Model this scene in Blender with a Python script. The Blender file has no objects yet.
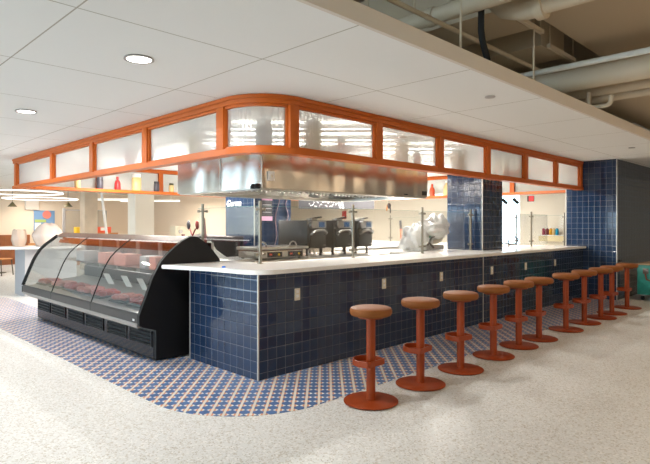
import bpy, bmesh, math, random
from mathutils import Vector, Matrix
random.seed(7)
PI = math.pi
SC = bpy.context.scene
COL = SC.collection

# ------------------------------------------------------------------ materials
def hexc(r, g, b):
    f = lambda c: ((c/255)/12.92 if c/255 <= .04045 else ((c/255+.055)/1.055)**2.4)
    return (f(r), f(g), f(b), 1)

def mat(name, col, rough=.5, metal=0., spec=.5, bump=0., bscale=60., var=0., vscale=8., emit=None, estr=0., coat=0.):
    m = bpy.data.materials.new(name); m.use_nodes = True
    nt = m.node_tree; b = nt.nodes['Principled BSDF']
    b.inputs['Base Color'].default_value = col
    b.inputs['Roughness'].default_value = rough
    b.inputs['Metallic'].default_value = metal
    b.inputs['Specular IOR Level'].default_value = spec
    b.inputs['Coat Weight'].default_value = coat
    if emit:
        b.inputs['Emission Color'].default_value = emit
        b.inputs['Emission Strength'].default_value = estr
    tc = nt.nodes.new('ShaderNodeTexCoord')
    if var:
        n = nt.nodes.new('ShaderNodeTexNoise'); n.inputs['Scale'].default_value = vscale
        n.inputs['Detail'].default_value = 4
        nt.links.new(tc.outputs['Object'], n.inputs['Vector'])
        r = nt.nodes.new('ShaderNodeMapRange')
        r.inputs['From Min'].default_value = .3; r.inputs['From Max'].default_value = .7
        r.inputs['To Min'].default_value = 1-var; r.inputs['To Max'].default_value = 1+var*.6
        nt.links.new(n.outputs['Fac'], r.inputs['Value'])
        h = nt.nodes.new('ShaderNodeHueSaturation'); h.inputs['Color'].default_value = col
        nt.links.new(r.outputs['Result'], h.inputs['Value'])
        nt.links.new(h.outputs['Color'], b.inputs['Base Color'])
    if bump:
        n = nt.nodes.new('ShaderNodeTexNoise'); n.inputs['Scale'].default_value = bscale
        nt.links.new(tc.outputs['Object'], n.inputs['Vector'])
        bp = nt.nodes.new('ShaderNodeBump'); bp.inputs['Strength'].default_value = bump; bp.inputs['Distance'].default_value = .01
        nt.links.new(n.outputs['Fac'], bp.inputs['Height']); nt.links.new(bp.outputs['Normal'], b.inputs['Normal'])
    return m

class NG:
    """small node-graph writer"""
    def __init__(s, m):
        s.nt = m.node_tree; s.b = s.nt.nodes['Principled BSDF']
    def n(s, t, **kw):
        x = s.nt.nodes.new(t)
        for k, v in kw.items(): setattr(x, k, v)
        return x
    def link(s, a, b): s.nt.links.new(a, b)
    def m(s, op, a, b=None, c=None):
        x = s.n('ShaderNodeMath', operation=op)
        for i, v in enumerate((a, b, c)):
            if v is None: continue
            if isinstance(v, (int, float)): x.inputs[i].default_value = v
            else: s.link(v, x.inputs[i])
        return x.outputs[0]
    def mix(s, f, a, b):
        x = s.n('ShaderNodeMix', data_type='RGBA')
        if isinstance(f, (int, float)): x.inputs[0].default_value = f
        else: s.link(f, x.inputs[0])
        for i, v in ((6, a), (7, b)):
            if isinstance(v, tuple): x.inputs[i].default_value = v
            else: s.link(v, x.inputs[i])
        return x.outputs[2]
    def pos(s):
        g = s.n('ShaderNodeNewGeometry'); x = s.n('ShaderNodeSeparateXYZ'); s.link(g.outputs['Position'], x.inputs[0])
        return g, x.outputs[0], x.outputs[1], x.outputs[2]

def tile_mat(name, base, z0=.064, s=.1056, rough=.07):
    m = mat(name, base, rough)
    g = NG(m); ge, X, Y, Z = g.pos()
    ns = g.n('ShaderNodeSeparateXYZ'); g.link(ge.outputs['True Normal'], ns.inputs[0])
    ax = g.m('GREATER_THAN', g.m('ABSOLUTE', ns.outputs[0]), .5)
    u = g.m('ADD', g.m('MULTIPLY', Y, ax), g.m('MULTIPLY', X, g.m('SUBTRACT', 1, ax)))
    us = g.m('DIVIDE', g.m('SUBTRACT', u, .006), s); vs = g.m('DIVIDE', g.m('SUBTRACT', Z, z0), s)
    def edge(v):
        f = g.m('FRACT', v); return g.m('MINIMUM', f, g.m('SUBTRACT', 1, f))
    e = g.m('MINIMUM', edge(us), edge(vs))
    grout = g.m('LESS_THAN', e, .016)
    cv = g.n('ShaderNodeCombineXYZ'); g.link(g.m('FLOOR', us), cv.inputs[0]); g.link(g.m('FLOOR', vs), cv.inputs[1]); g.link(ax, cv.inputs[2])
    wn = g.n('ShaderNodeTexWhiteNoise'); g.link(cv.outputs[0], wn.inputs['Vector'])
    hs = g.n('ShaderNodeHueSaturation'); hs.inputs['Color'].default_value = base
    g.link(g.m('MULTIPLY_ADD', wn.outputs['Value'], .16, .92), hs.inputs['Value'])
    c = g.mix(grout, hs.outputs[0], hexc(104, 108, 114))
    g.link(c, g.b.inputs['Base Color'])
    g.link(g.m('MULTIPLY_ADD', grout, .5, rough), g.b.inputs['Roughness'])
    # each tile sits very slightly out of true, edges softened
    bp = g.n('ShaderNodeBump'); bp.inputs['Strength'].default_value = .5; bp.inputs['Distance'].default_value = .004
    no = g.n('ShaderNodeTexNoise'); no.inputs['Scale'].default_value = 7
    g.link(ge.outputs['Position'], no.inputs['Vector'])
    h = g.m('ADD', g.m('MINIMUM', g.m('MULTIPLY', e, 6), .6), g.m('MULTIPLY', no.outputs['Fac'], .7))
    g.link(h, bp.inputs['Height']); g.link(bp.outputs['Normal'], g.b.inputs['Normal'])
    return m

def terrazzo(name):
    m = mat(name, hexc(206, 207, 206), .42, spec=.14)
    g = NG(m); ge, X, Y, Z = g.pos()
    v = g.n('ShaderNodeTexVoronoi'); v.inputs['Scale'].default_value = 80
    g.link(ge.outputs['Position'], v.inputs['Vector'])
    v2 = g.n('ShaderNodeTexVoronoi'); v2.inputs['Scale'].default_value = 150
    g.link(ge.outputs['Position'], v2.inputs['Vector'])
    sc = g.n('ShaderNodeSeparateColor'); g.link(v.outputs['Color'], sc.inputs[0])
    sc2 = g.n('ShaderNodeSeparateColor'); g.link(v2.outputs['Color'], sc2.inputs[0])
    base = g.mix(g.m('GREATER_THAN', sc.outputs[0], .86), hexc(206, 207, 206), hexc(188, 184, 176))
    base = g.mix(g.m('GREATER_THAN', sc2.outputs[1], .93), base, hexc(166, 160, 150))
    base = g.mix(g.m('GREATER_THAN', sc.outputs[2], .88), base, hexc(218, 218, 216))
    no = g.n('ShaderNodeTexNoise'); no.inputs['Scale'].default_value = 1.3; no.inputs['Detail'].default_value = 5
    g.link(ge.outputs['Position'], no.inputs['Vector'])
    hs = g.n('ShaderNodeHueSaturation'); g.link(base, hs.inputs['Color'])
    g.link(g.m('MULTIPLY_ADD', no.outputs['Fac'], .12, .94), hs.inputs['Value'])
    g.link(hs.outputs[0], g.b.inputs['Base Color'])
    return m

def mosaic(name):
    m = mat(name, hexc(60, 100, 165), .3, spec=.35)
    g = NG(m); ge, X, Y, Z = g.pos()
    P = .1
    p = g.m('DIVIDE', g.m('MULTIPLY', g.m('SUBTRACT', X, Y), .70711), P)
    q = g.m('DIVIDE', g.m('MULTIPLY', g.m('ADD', X, Y), .70711), P)
    u = g.m('ABSOLUTE', g.m('SUBTRACT', g.m('FRACT', p), .5))          # 0 on the stripe, .5 midway
    v = g.m('ABSOLUTE', g.m('SUBTRACT', g.m('FRACT', q), .5))          # 0 on the row of dots
    blue1 = hexc(92, 126, 172); blue2 = hexc(64, 94, 142)
    wn = g.n('ShaderNodeTexNoise'); wn.inputs['Scale'].default_value = 3; g.link(ge.outputs['Position'], wn.inputs['Vector'])
    c = g.mix(wn.outputs['Fac'], blue2, blue1)
    taper = g.m('MULTIPLY', g.m('SUBTRACT', .47, u), .95)
    row = g.m('LESS_THAN', v, taper)
    row = g.m('MULTIPLY', row, g.m('LESS_THAN', v, .25))
    white = g.m('MULTIPLY', row, g.m('GREATER_THAN', u, .25))
    c = g.mix(row, c, hexc(214, 150, 112))
    c = g.mix(white, c, hexc(222, 218, 208))
    c = g.mix(g.m('LESS_THAN', u, .1), c, hexc(214, 208, 196))
    g.link(c, g.b.inputs['Base Color'])
    return m

def panel_ceiling(name):
    m = mat(name, hexc(242, 241, 238), .85, spec=.2)
    g = NG(m); ge, X, Y, Z = g.pos()
    def line(c, o, p):
        f = g.m('FRACT', g.m('DIVIDE', g.m('SUBTRACT', c, o), p))
        return g.m('LESS_THAN', g.m('MULTIPLY', g.m('MINIMUM', f, g.m('SUBTRACT', 1, f)), p), .005)
    l = g.m('MAXIMUM', line(X, -.49, 1.33), line(Y, -.68, 1.27))
    c = g.mix(l, hexc(242, 241, 238), hexc(186, 180, 168))
    g.link(c, g.b.inputs['Base Color'])
    return m

def clear_glass(name, tint=(.97, .99, .98, 1), f0=.03, scale=1.):
    m = bpy.data.materials.new(name); m.use_nodes = True; nt = m.node_tree
    for n in list(nt.nodes):
        if n.type != 'OUTPUT_MATERIAL': nt.nodes.remove(n)
    out = [n for n in nt.nodes if n.type == 'OUTPUT_MATERIAL'][0]
    t = nt.nodes.new('ShaderNodeBsdfTransparent'); t.inputs[0].default_value = tint
    gl = nt.nodes.new('ShaderNodeBsdfGlossy'); gl.inputs['Roughness'].default_value = .015
    fr = nt.nodes.new('ShaderNodeFresnel'); fr.inputs[0].default_value = 1.45
    mu = nt.nodes.new('ShaderNodeMath'); mu.operation = 'MULTIPLY'; mu.inputs[1].default_value = scale
    nt.links.new(fr.outputs[0], mu.inputs[0])
    mx = nt.nodes.new('ShaderNodeMixShader')
    nt.links.new(mu.outputs[0], mx.inputs[0]); nt.links.new(t.outputs[0], mx.inputs[1]); nt.links.new(gl.outputs[0], mx.inputs[2])
    nt.links.new(mx.outputs[0], out.inputs[0])
    return m

def reeded_glass(name):
    """fluted, milky clerestory glass: blurred see-through plus a share of scattered light"""
    m = bpy.data.materials.new(name); m.use_nodes = True; nt = m.node_tree
    for n in list(nt.nodes):
        if n.type != 'OUTPUT_MATERIAL': nt.nodes.remove(n)
    out = [n for n in nt.nodes if n.type == 'OUTPUT_MATERIAL'][0]
    rf = nt.nodes.new('ShaderNodeBsdfRefraction'); rf.inputs['Roughness'].default_value = .16; rf.inputs['IOR'].default_value = 1.08
    rf.inputs['Color'].default_value = (.96, .98, .97, 1)
    tr = nt.nodes.new('ShaderNodeBsdfTranslucent'); tr.inputs[0].default_value = (.93, .95, .94, 1)
    df = nt.nodes.new('ShaderNodeBsdfDiffuse'); df.inputs[0].default_value = (.92, .93, .92, 1)
    gl = nt.nodes.new('ShaderNodeBsdfGlossy'); gl.inputs['Roughness'].default_value = .12
    g = nt.nodes.new('ShaderNodeNewGeometry'); sx = nt.nodes.new('ShaderNodeSeparateXYZ'); nt.links.new(g.outputs['Position'], sx.inputs[0])
    ad = nt.nodes.new('ShaderNodeMath'); ad.operation = 'ADD'; nt.links.new(sx.outputs[0], ad.inputs[0]); nt.links.new(sx.outputs[1], ad.inputs[1])
    sn = nt.nodes.new('ShaderNodeMath'); sn.operation = 'SINE'
    mu = nt.nodes.new('ShaderNodeMath'); mu.operation = 'MULTIPLY'; mu.inputs[1].default_value = 2*PI/.022
    nt.links.new(ad.outputs[0], mu.inputs[0]); nt.links.new(mu.outputs[0], sn.inputs[0])
    bp = nt.nodes.new('ShaderNodeBump'); bp.inputs['Strength'].default_value = .5; bp.inputs['Distance'].default_value = .003
    nt.links.new(sn.outputs[0], bp.inputs['Height'])
    for s in (rf, gl): nt.links.new(bp.outputs[0], s.inputs['Normal'])
    def mx(f, a, b):
        x = nt.nodes.new('ShaderNodeMixShader'); x.inputs[0].default_value = f
        nt.links.new(a.outputs[0], x.inputs[1]); nt.links.new(b.outputs[0], x.inputs[2]); return x
    a = mx(.3, tr, df); a = mx(.42, rf, a); a = mx(.03, a, gl)
    nt.links.new(a.outputs[0], out.inputs[0])
    return m

def plastic_film(name, col, opac):
    m = bpy.data.materials.new(name); m.use_nodes = True; nt = m.node_tree
    b = nt.nodes['Principled BSDF']; out = [n for n in nt.nodes if n.type == 'OUTPUT_MATERIAL'][0]
    b.inputs['Base Color'].default_value = col; b.inputs['Roughness'].default_value = .25
    t = nt.nodes.new('ShaderNodeBsdfTransparent')
    mx = nt.nodes.new('ShaderNodeMixShader'); mx.inputs[0].default_value = opac
    nt.links.new(t.outputs[0], mx.inputs[1]); nt.links.new(b.outputs[0], mx.inputs[2]); nt.links.new(mx.outputs[0], out.inputs[0])
    return m

def brushed(name, col=(.62, .60, .57, 1), rough=.24):
    m = mat(name, col, rough, 1.0)
    g = NG(m); ge, X, Y, Z = g.pos()
    no = g.n('ShaderNodeTexNoise'); no.inputs['Scale'].default_value = 1.1; no.inputs['Detail'].default_value = 1
    mp = g.n('ShaderNodeMapping'); mp.inputs['Scale'].default_value = (2.2, 2.2, .9)
    g.link(ge.outputs['Position'], mp.inputs[0]); g.link(mp.outputs[0], no.inputs['Vector'])
    bp = g.n('ShaderNodeBump'); bp.inputs['Strength'].default_value = .45; bp.inputs['Distance'].default_value = .18
    g.link(no.outputs['Fac'], bp.inputs['Height']); g.link(bp.outputs[0], g.b.inputs['Normal'])
    return m

M = {}
M['orange'] = mat('orange_paint', hexc(196, 96, 26), .45, spec=.35, var=.06, vscale=5)
M['rust'] = mat('rust_red_powder_coat', hexc(142, 57, 16), .42, spec=.3, var=.05)
M['tan'] = mat('tan_leather', hexc(132, 76, 30), .6, spec=.25, bump=.15, bscale=120, var=.06)
M['tile'] = tile_mat('navy_glazed_tile', hexc(33, 50, 76))
M['terrazzo'] = terrazzo('terrazzo'); M['mosaic'] = mosaic('patterned_floor_tile')
M['ceil'] = panel_ceiling('white_ceiling_panels')
M['drywall'] = mat('painted_drywall', hexc(226, 217, 206), .8, spec=.2)
M['beige'] = mat('beige_wall_paint', hexc(236, 218, 196), .8, spec=.2)
M['cream'] = mat('cream_wall_paint', hexc(240, 232, 218), .8, spec=.2)
M['plenum'] = mat('taupe_ceiling_paint', hexc(196, 178, 152), .8, spec=.2)
M['pipe'] = mat('painted_pipe', hexc(212, 196, 170), .55)
M['pipe_grey'] = mat('grey_conduit', hexc(196, 192, 182), .4)
M['black'] = mat('black_powder_coat', hexc(11, 11, 13), .5, spec=.3)
M['rubber'] = mat('black_rubber', hexc(16, 16, 17), .7)
M['case_metal'] = mat('charcoal_case_metal', hexc(62, 61, 62), .33, .55)
M['kick'] = mat('charcoal_kick_panel', hexc(44, 44, 46), .14, .4)
M['silver'] = mat('satin_aluminium', hexc(176, 172, 168), .35, .8)
M['bronze'] = mat('bronze_top_rail', hexc(120, 106, 98), .3, .6)
M['quartz'] = mat('white_quartz', hexc(232, 229, 224), .16, var=.02, vscale=40)
M['steel'] = brushed('stainless_steel')
M['steel2'] = mat('satin_steel', hexc(190, 186, 178), .28, 1.)
M['post'] = mat('brushed_post_steel', hexc(146, 138, 124), .38, .9)
M['trimw'] = mat('pale_metal_trim', hexc(196, 192, 184), .35, .5)
M['white'] = mat('white_enamel', hexc(238, 237, 234), .4)
M['ivory'] = mat('ivory_plastic', hexc(222, 212, 190), .4)
M['glass'] = clear_glass('clear_glass')
M['caseglass'] = clear_glass('case_glass', (.93, .95, .94, 1), scale=2.6)
M['guard'] = clear_glass('sneeze_guard_glass', (.985, .99, .985, 1), scale=.3)
M['glassedge'] = mat('green_glass_edge', hexc(120, 160, 148), .2)
M['reeded'] = reeded_glass('reeded_glass')
M['oven'] = mat('dark_grey_oven_steel', hexc(44, 42, 40), .45, .15)
M['led'] = mat('led_diffuser', (1, 1, 1, 1), .5, emit=(1, .97, .93, 1), estr=7)
M['ledcase'] = mat('case_light_tube', hexc(235, 235, 230), .5, emit=(1, .95, .9, 1), estr=1.2)
M['upfill'] = mat('added_uplight_glow', (1, 1, 1, 1), .5, emit=(1, .97, .93, 1), estr=9)
M['ledring'] = mat('ring_light_diffuser', (1, 1, 1, 1), .5, emit=(1, .97, .93, 1), estr=1.3)
M['lamp'] = mat('downlight_diffuser', (1, 1, 1, 1), .5, emit=(1, .97, .93, 1), estr=6)
M['film'] = plastic_film('translucent_plastic_bag', hexc(240, 241, 241), .88)
M['filmbig'] = plastic_film('milky_bag', hexc(222, 204, 192), .85)
M['filmpink'] = plastic_film('plastic_over_kraft', hexc(216, 190, 170), .9)
M['wood'] = mat('warm_oak', hexc(190, 128, 70), .5, var=.15, vscale=6)
M['walnut'] = mat('slatted_wood', hexc(150, 88, 48), .55, var=.12, vscale=5)
M['olive'] = mat('olive_metal', hexc(84, 78, 48), .5)
M['darkmetal'] = mat('dark_metal', hexc(66, 62, 48), .5)
M['maroon'] = mat('maroon_wood', hexc(120, 40, 34), .5)
M['red'] = mat('red_plastic', hexc(196, 32, 34), .4)
M['orangered'] = mat('orange_red_plastic', hexc(222, 84, 48), .45)
M['meat'] = mat('wrapped_meat', hexc(186, 66, 62), .3, var=.35, vscale=30)
M['pink'] = mat('pink_packs', hexc(214, 128, 118), .35, var=.2, vscale=20)
M['carton'] = mat('salmon_carton', hexc(214, 128, 108), .6)
M['brown'] = mat('brown_card', hexc(110, 62, 44), .6)
M['card'] = mat('white_card', hexc(226, 222, 214), .6)
M['teal'] = mat('chipped_teal_paint', hexc(42, 140, 128), .45, var=.18, vscale=14)
M['blue'] = mat('blue_plastic', hexc(30, 96, 190), .4)
M['sky'] = mat('poster_blue', hexc(120, 156, 196), .6)
M['salmon'] = mat('poster_salmon', hexc(226, 128, 112), .6)
M['lime'] = mat('poster_lime', hexc(176, 196, 110), .6)
M['yellow'] = mat('yellow_pack', hexc(240, 194, 50), .5)
M['amber'] = mat('amber_liquid', hexc(214, 158, 40), .25)
M['crimson'] = mat('crimson_liquid', hexc(176, 52, 68), .25)
M['aqua'] = mat('aqua_liquid', hexc(30, 150, 190), .25)
M['straw'] = mat('straw_jar', hexc(222, 190, 130), .35)
M['dusk'] = mat('dark_jar', hexc(70, 66, 74), .3)
M['screen'] = mat('oven_screen', hexc(34, 60, 92), .2, emit=hexc(60, 130, 190), estr=.15)
M['stone'] = mat('pale_veined_stone', hexc(208, 190, 168), .5, var=.14, vscale=2.2)
M['greyleaf'] = mat('grey_laminate', hexc(168, 166, 168), .5)
M['haze'] = plastic_film('hazy_partition_glass', hexc(196, 188, 172), .55)
M['pinkcard'] = mat('pink_paper', hexc(222, 170, 200), .6)
M['charcoal'] = mat('charcoal_board', hexc(58, 56, 58), .6)
M['cable'] = mat('mauve_cable', hexc(148, 120, 122), .6)

# ------------------------------------------------------------------ mesh helper
class MB:
    def __init__(s): s.bm = bmesh.new()
    def box(s, x0, x1, y0, y1, z0, z1, bev=0., seg=2, mtx=None):
        if x0 > x1: x0, x1 = x1, x0
        if y0 > y1: y0, y1 = y1, y0
        v = [s.bm.verts.new((x, y, z)) for x in (x0, x1) for y in (y0, y1) for z in (z0, z1)]
        idx = ((0, 1, 3, 2), (4, 6, 7, 5), (0, 4, 5, 1), (2, 3, 7, 6), (0, 2, 6, 4), (1, 5, 7, 3))
        f = [s.bm.faces.new([v[i] for i in q]) for q in idx]
        geom = v
        if bev:
            e = list({ed for fa in f for ed in fa.edges})
            r = bmesh.ops.bevel(s.bm, geom=e, offset=bev, segments=seg, affect='EDGES', profile=.5)
            geom = list({vv for fa in r['faces'] for vv in fa.verts})
            geom = [vv for vv in geom if vv.is_valid]
        if mtx is not None: bmesh.ops.transform(s.bm, matrix=mtx, verts=geom)
        return s
    def obox(s, c, size, rz=0, rx=0, ry=0, bev=0.):
        """box of a size about a centre, turned"""
        m = Matrix.Translation(Vector(c)) @ Matrix.Rotation(rz, 4, 'Z') @ Matrix.Rotation(ry, 4, 'Y') @ Matrix.Rotation(rx, 4, 'X')
        a, b, d = (q/2 for q in size)
        return s.box(-a, a, -b, b, -d, d, bev, mtx=m)
    def tube(s, pts, r, n=10, closed=False, cap=True):
        pts = [Vector(p) for p in pts]; N = len(pts); rings = []
        rr = r if isinstance(r, (list, tuple)) else [r]*N
        prev = None
        for i, p in enumerate(pts):
            if closed: t = (pts[(i+1) % N]-pts[i-1]).normalized()
            else:
                t = ((pts[min(i+1, N-1)]-p).normalized() if i < N-1 else Vector()) + ((p-pts[max(i-1, 0)]).normalized() if i > 0 else Vector())
                t.normalize()
            if prev is None:
                a = Vector((0, 0, 1)) if abs(t.z) < .9 else Vector((1, 0, 0))
                u = t.cross(a).normalized()
            else:
                u = (prev-t*prev.dot(t)).normalized()
            prev = u; w = t.cross(u)
            rings.append([s.bm.verts.new(p+(u*math.cos(2*PI*k/n)+w*math.sin(2*PI*k/n))*rr[i]) for k in range(n)])
        M_ = N if closed else N-1
        for i in range(M_):
            a, b = rings[i], rings[(i+1) % N]
            for k in range(n): s.bm.faces.new((a[k], a[(k+1) % n], b[(k+1) % n], b[k]))
        if cap and not closed:
            s.bm.faces.new(rings[0][::-1]); s.bm.faces.new(rings[-1])
        return s
    def lathe(s, prof, c=(0, 0, 0), n=32):
        """profile of (radius, z) turned about a vertical axis"""
        rings = []
        for r, z in prof:
            if r < 1e-5: rings.append([s.bm.verts.new((c[0], c[1], c[2]+z))])
            else: rings.append([s.bm.verts.new((c[0]+r*math.cos(2*PI*k/n), c[1]+r*math.sin(2*PI*k/n), c[2]+z)) for k in range(n)])
        for a, b in zip(rings, rings[1:]):
            for k in range(n):
                k2 = (k+1) % n
                if len(a) == 1 and len(b) == 1: continue
                if len(a) == 1: s.bm.faces.new((a[0], b[k2], b[k]))
                elif len(b) == 1: s.bm.faces.new((a[k], a[k2], b[0]))
                else: s.bm.faces.new((a[k], a[k2], b[k2], b[k]))
        return s
    def prism(s, poly, axis, a, b):
        """2-D polygon pushed along an axis: X -> (y,z), Y -> (x,z), Z -> (x,y)"""
        f = {'X': lambda p, t: (t, p[0], p[1]), 'Y': lambda p, t: (p[0], t, p[1]), 'Z': lambda p, t: (p[0], p[1], t)}[axis]
        va = [s.bm.verts.new(f(p, a)) for p in poly]; vb = [s.bm.verts.new(f(p, b)) for p in poly]
        n = len(poly)
        s.bm.faces.new(va); s.bm.faces.new(vb[::-1])
        for i in range(n): s.bm.faces.new((va[i], vb[i], vb[(i+1) % n], va[(i+1) % n]))
        return s
    def ribbon(s, path, o0, o1, z0, z1, closed=False):
        """wall-like strip along a plan path, from offset o0 to o1 on its left"""
        P = [Vector((p[0], p[1])) for p in path]; N = len(P); rows = []
        for i, p in enumerate(P):
            if closed: d1, d0 = (P[(i+1) % N]-p).normalized(), (p-P[i-1]).normalized()
            else:
                d1 = (P[i+1]-p).normalized() if i < N-1 else None
                d0 = (p-P[i-1]).normalized() if i > 0 else None
                d1 = d1 or d0; d0 = d0 or d1
            n0 = Vector((-d0.y, d0.x)); n1 = Vector((-d1.y, d1.x)); nn = (n0+n1).normalized(); nn = nn/max(.3, nn.dot(n0))
            a = p+nn*o0; b = p+nn*o1
            rows.append([s.bm.verts.new((a.x, a.y, z0)), s.bm.verts.new((b.x, b.y, z0)), s.bm.verts.new((b.x, b.y, z1)), s.bm.verts.new((a.x, a.y, z1))])
        for i in range(N if closed else N-1):
            a, b = rows[i], rows[(i+1) % N]
            for k in range(4): s.bm.faces.new((a[k], a[(k+1) % 4], b[(k+1) % 4], b[k]))
        if not closed:
            s.bm.faces.new(rows[0][::-1]); s.bm.faces.new(rows[-1])
        return s
    def grid(s, rows, thick=0):
        """surface through rows of points"""
        V = [[s.bm.verts.new(p) for p in r] for r in rows]
        for a, b in zip(V, V[1:]):
            for k in range(len(a)-1): s.bm.faces.new((a[k], a[k+1], b[k+1], b[k]))
        return s
    def blob(s, c, r, sub=3, wr=.12, seed=0, flat=None):
        """crumpled rounded lump (bags, bread)"""
        g = bmesh.ops.create_icosphere(s.bm, subdivisions=sub, radius=1)
        rn = random.Random(seed); ph = [(Vector((rn.uniform(-1, 1), rn.uniform(-1, 1), rn.uniform(-1, 1)))*rn.uniform(3, 9), rn.uniform(0, 6)) for _ in range(9)]
        for v in g['verts']:
            d = v.co.copy()
            k = 1+wr*sum(abs(math.sin(d.dot(a)+p)) - .6 for a, p in ph)/2.5
            v.co = Vector((c[0]+d.x*r[0]*k, c[1]+d.y*r[1]*k, c[2]+d.z*r[2]*k))
            if flat is not None and v.co.z < flat: v.co.z = flat
        return s
    def build(s, name, m, parent=None, smooth=35, world=True):
        me = bpy.data.meshes.new(name)
        bmesh.ops.recalc_face_normals(s.bm, faces=s.bm.faces)
        if parent is not None and world:
            o_ = Vector(); q = parent
            while q is not None: o_ += q.location; q = q.parent
            bmesh.ops.translate(s.bm, verts=s.bm.verts, vec=-o_)
        s.bm.to_mesh(me); s.bm.free()
        if smooth:
            for p in me.polygons: p.use_smooth = True
            me.set_sharp_from_angle(angle=math.radians(smooth))
        me.materials.append(m)
        o = bpy.data.objects.new(name, me); COL.objects.link(o)
        if parent is not None: o.parent = parent
        return o

def thing(name, loc, label, cat, group=None):
    o = bpy.data.objects.new(name, None); COL.objects.link(o); o.location = loc; o.empty_display_size = .05
    o['label'] = label; o['category'] = cat
    if group: o['group'] = group
    return o
def tag(o, label, cat, group=None):
    """one-mesh thing: origin to the middle of its base"""
    me = o.data
    xs = [v.co for v in me.vertices]
    c = Vector(((min(v.x for v in xs)+max(v.x for v in xs))/2, (min(v.y for v in xs)+max(v.y for v in xs))/2, min(v.z for v in xs)))
    for v in me.vertices: v.co -= c
    o.location = c
    o['label'] = label; o['category'] = cat
    if group: o['group'] = group
    return o
def struct(o): o['kind'] = 'structure'; return o
def copy_tree(o, loc, label, rz=0, group=None):
    def rec(src, par):
        c = src.copy(); COL.objects.link(c); c.parent = par
        for ch in list(src.children): rec(ch, c)
        return c
    kids = list(o.children)
    r = o.copy(); COL.objects.link(r); r.location = loc; r.rotation_euler = (0, 0, rz); r['label'] = label
    if group: r['group'] = group
    for ch in kids: rec(ch, r)
    return r

CZ = 2.63         # underside of the dropped ceiling
YB = -1.64        # its free edge towards the hall
# ------------------------------------------------------------------ room shell
struct(MB().box(-12, 14.2, -9.2, 17.7, -.1, 0).build('floor', M['terrazzo'], smooth=0))
# inlaid tile apron round the counter, curved at the corner
R = .9; arc = [(-.945+R-R*math.cos(a), -.83+R-R*math.sin(a)) for a in [i*PI/2/24 for i in range(25)]]
poly = [(-.945, 7.9)]+arc+[(7.9, -.83), (7.9, .0), (.0, .0), (.0, 7.9)]
struct(MB().prism(poly, 'Z', .0, .003).build('trim_1', M['mosaic'], smooth=0))
struct(MB().box(-12, 14.2, YB, 17.7, CZ, CZ+.04).build('ceiling', M['ceil'], smooth=0))
struct(MB().box(-12, 14.2, YB-.03, YB, CZ-.005, CZ+.115).build('trim_2', M['drywall'], smooth=0))
struct(MB().box(-12, 14.2, -9.2, 17.7, 4.3, 4.45).build('ceiling_upper', M['plenum'], smooth=0))
struct(MB().box(-12, 14.2, 17.5, 17.7, 0, 4.3).build('wall_back', M['beige'], smooth=0))
w = MB()
w.box(14, 14.2, -.4, 4.08, 0, 4.3); w.box(14, 14.2, 5.0, 17.5, 0, 4.3)
w.box(14, 14.2, 4.08, 5.0, 0, .45); w.box(14, 14.2, 4.08, 5.0, 2.45, 4.3)
w.box(14, 14.2, -9.2, -.4, 0, 4.3)
struct(w.build('wall_far', M['cream'], smooth=0))
f = MB().box(14.02, 14.1, 4.08, 4.14, .45, 2.45).box(14.02, 14.1, 4.94, 5, .45, 2.45).box(14.02, 14.1, 4.14, 4.94, .45, .52).box(14.02, 14.1, 4.14, 4.94, 2.38, 2.45)
wf = struct(f.build('window_1', M['white'], smooth=0))
MB().box(14.05, 14.06, 4.14, 4.94, .52, 2.38).build('pane', M['glass'], wf, 0)
struct(MB().box(-12, 14.2, -9.2, -9, 0, 4.3).build('wall_front', M['cream'], smooth=0))
# the hall's glazed side, far to the left of the picture
struct(MB().box(-12.1, -11.9, -9, -4.6, 0, 4.3).build('wall_left', M['cream'], smooth=0))  # unseen solid stretch, closing off daylight to dim the hall's right side
w = MB()
for i in range(2, 13): w.box(-12, -11.9, -9+i*2.2-.04, -9+i*2.2+.04, 0, CZ)
w.box(-12.02, -11.88, -4.6, 17.5, 0, .08); w.box(-12.02, -11.88, -4.6, 17.5, CZ-.1, CZ+.12)
wl = struct(w.build('window_2', M['silver'], smooth=0))
# tiled wall and pier closing the counter on the right
wr = struct(MB().box(7.92, 14.0, -.6, .32, 0, CZ).build('wall_right', M['tile'], smooth=0))
struct(MB().box(7.914, 7.93, -.606, -.59, 0, CZ).build('trim_3', M['trimw'], smooth=0))
struct(MB().box(7.914, 7.925, .315, .33, 0, CZ).build('trim_4', M['trimw'], smooth=0))
# wainscot on the back wall
wa = MB().box(-6, 3.2, 17.42, 17.5, 0, 1.05)
for i in range(60): wa.box(-6+i*.153, -6+i*.153+.1, 17.405, 17.42, .08, 1.02)
struct(wa.build('trim_5', M['walnut'], smooth=0))

def column(x0, x1, y0, y1, z0, z1, label, fl=False):
    t = thing('tiled_column', ((x0+x1)/2, (y0+y1)/2, z0), label, 'column')
    MB().box(x0, x1, y0, y1, z0, z1).build('shaft', M['tile'], t, 0)
    MB().box(x0-.006, x0+.008, y0-.006, y0+.008, z0, z1).build('corner_trim', M['trimw'], t, 0)
    return t
column(4.93, 5.61, .5, 1.15, 0, CZ, 'square navy tiled column rising behind the stool counter, between two glass guards')
column(2.26, 3.03, 3.0, 3.79, 0, CZ, 'navy tiled column standing deep in the kitchen behind the steel hood, with white lettering')

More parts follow.
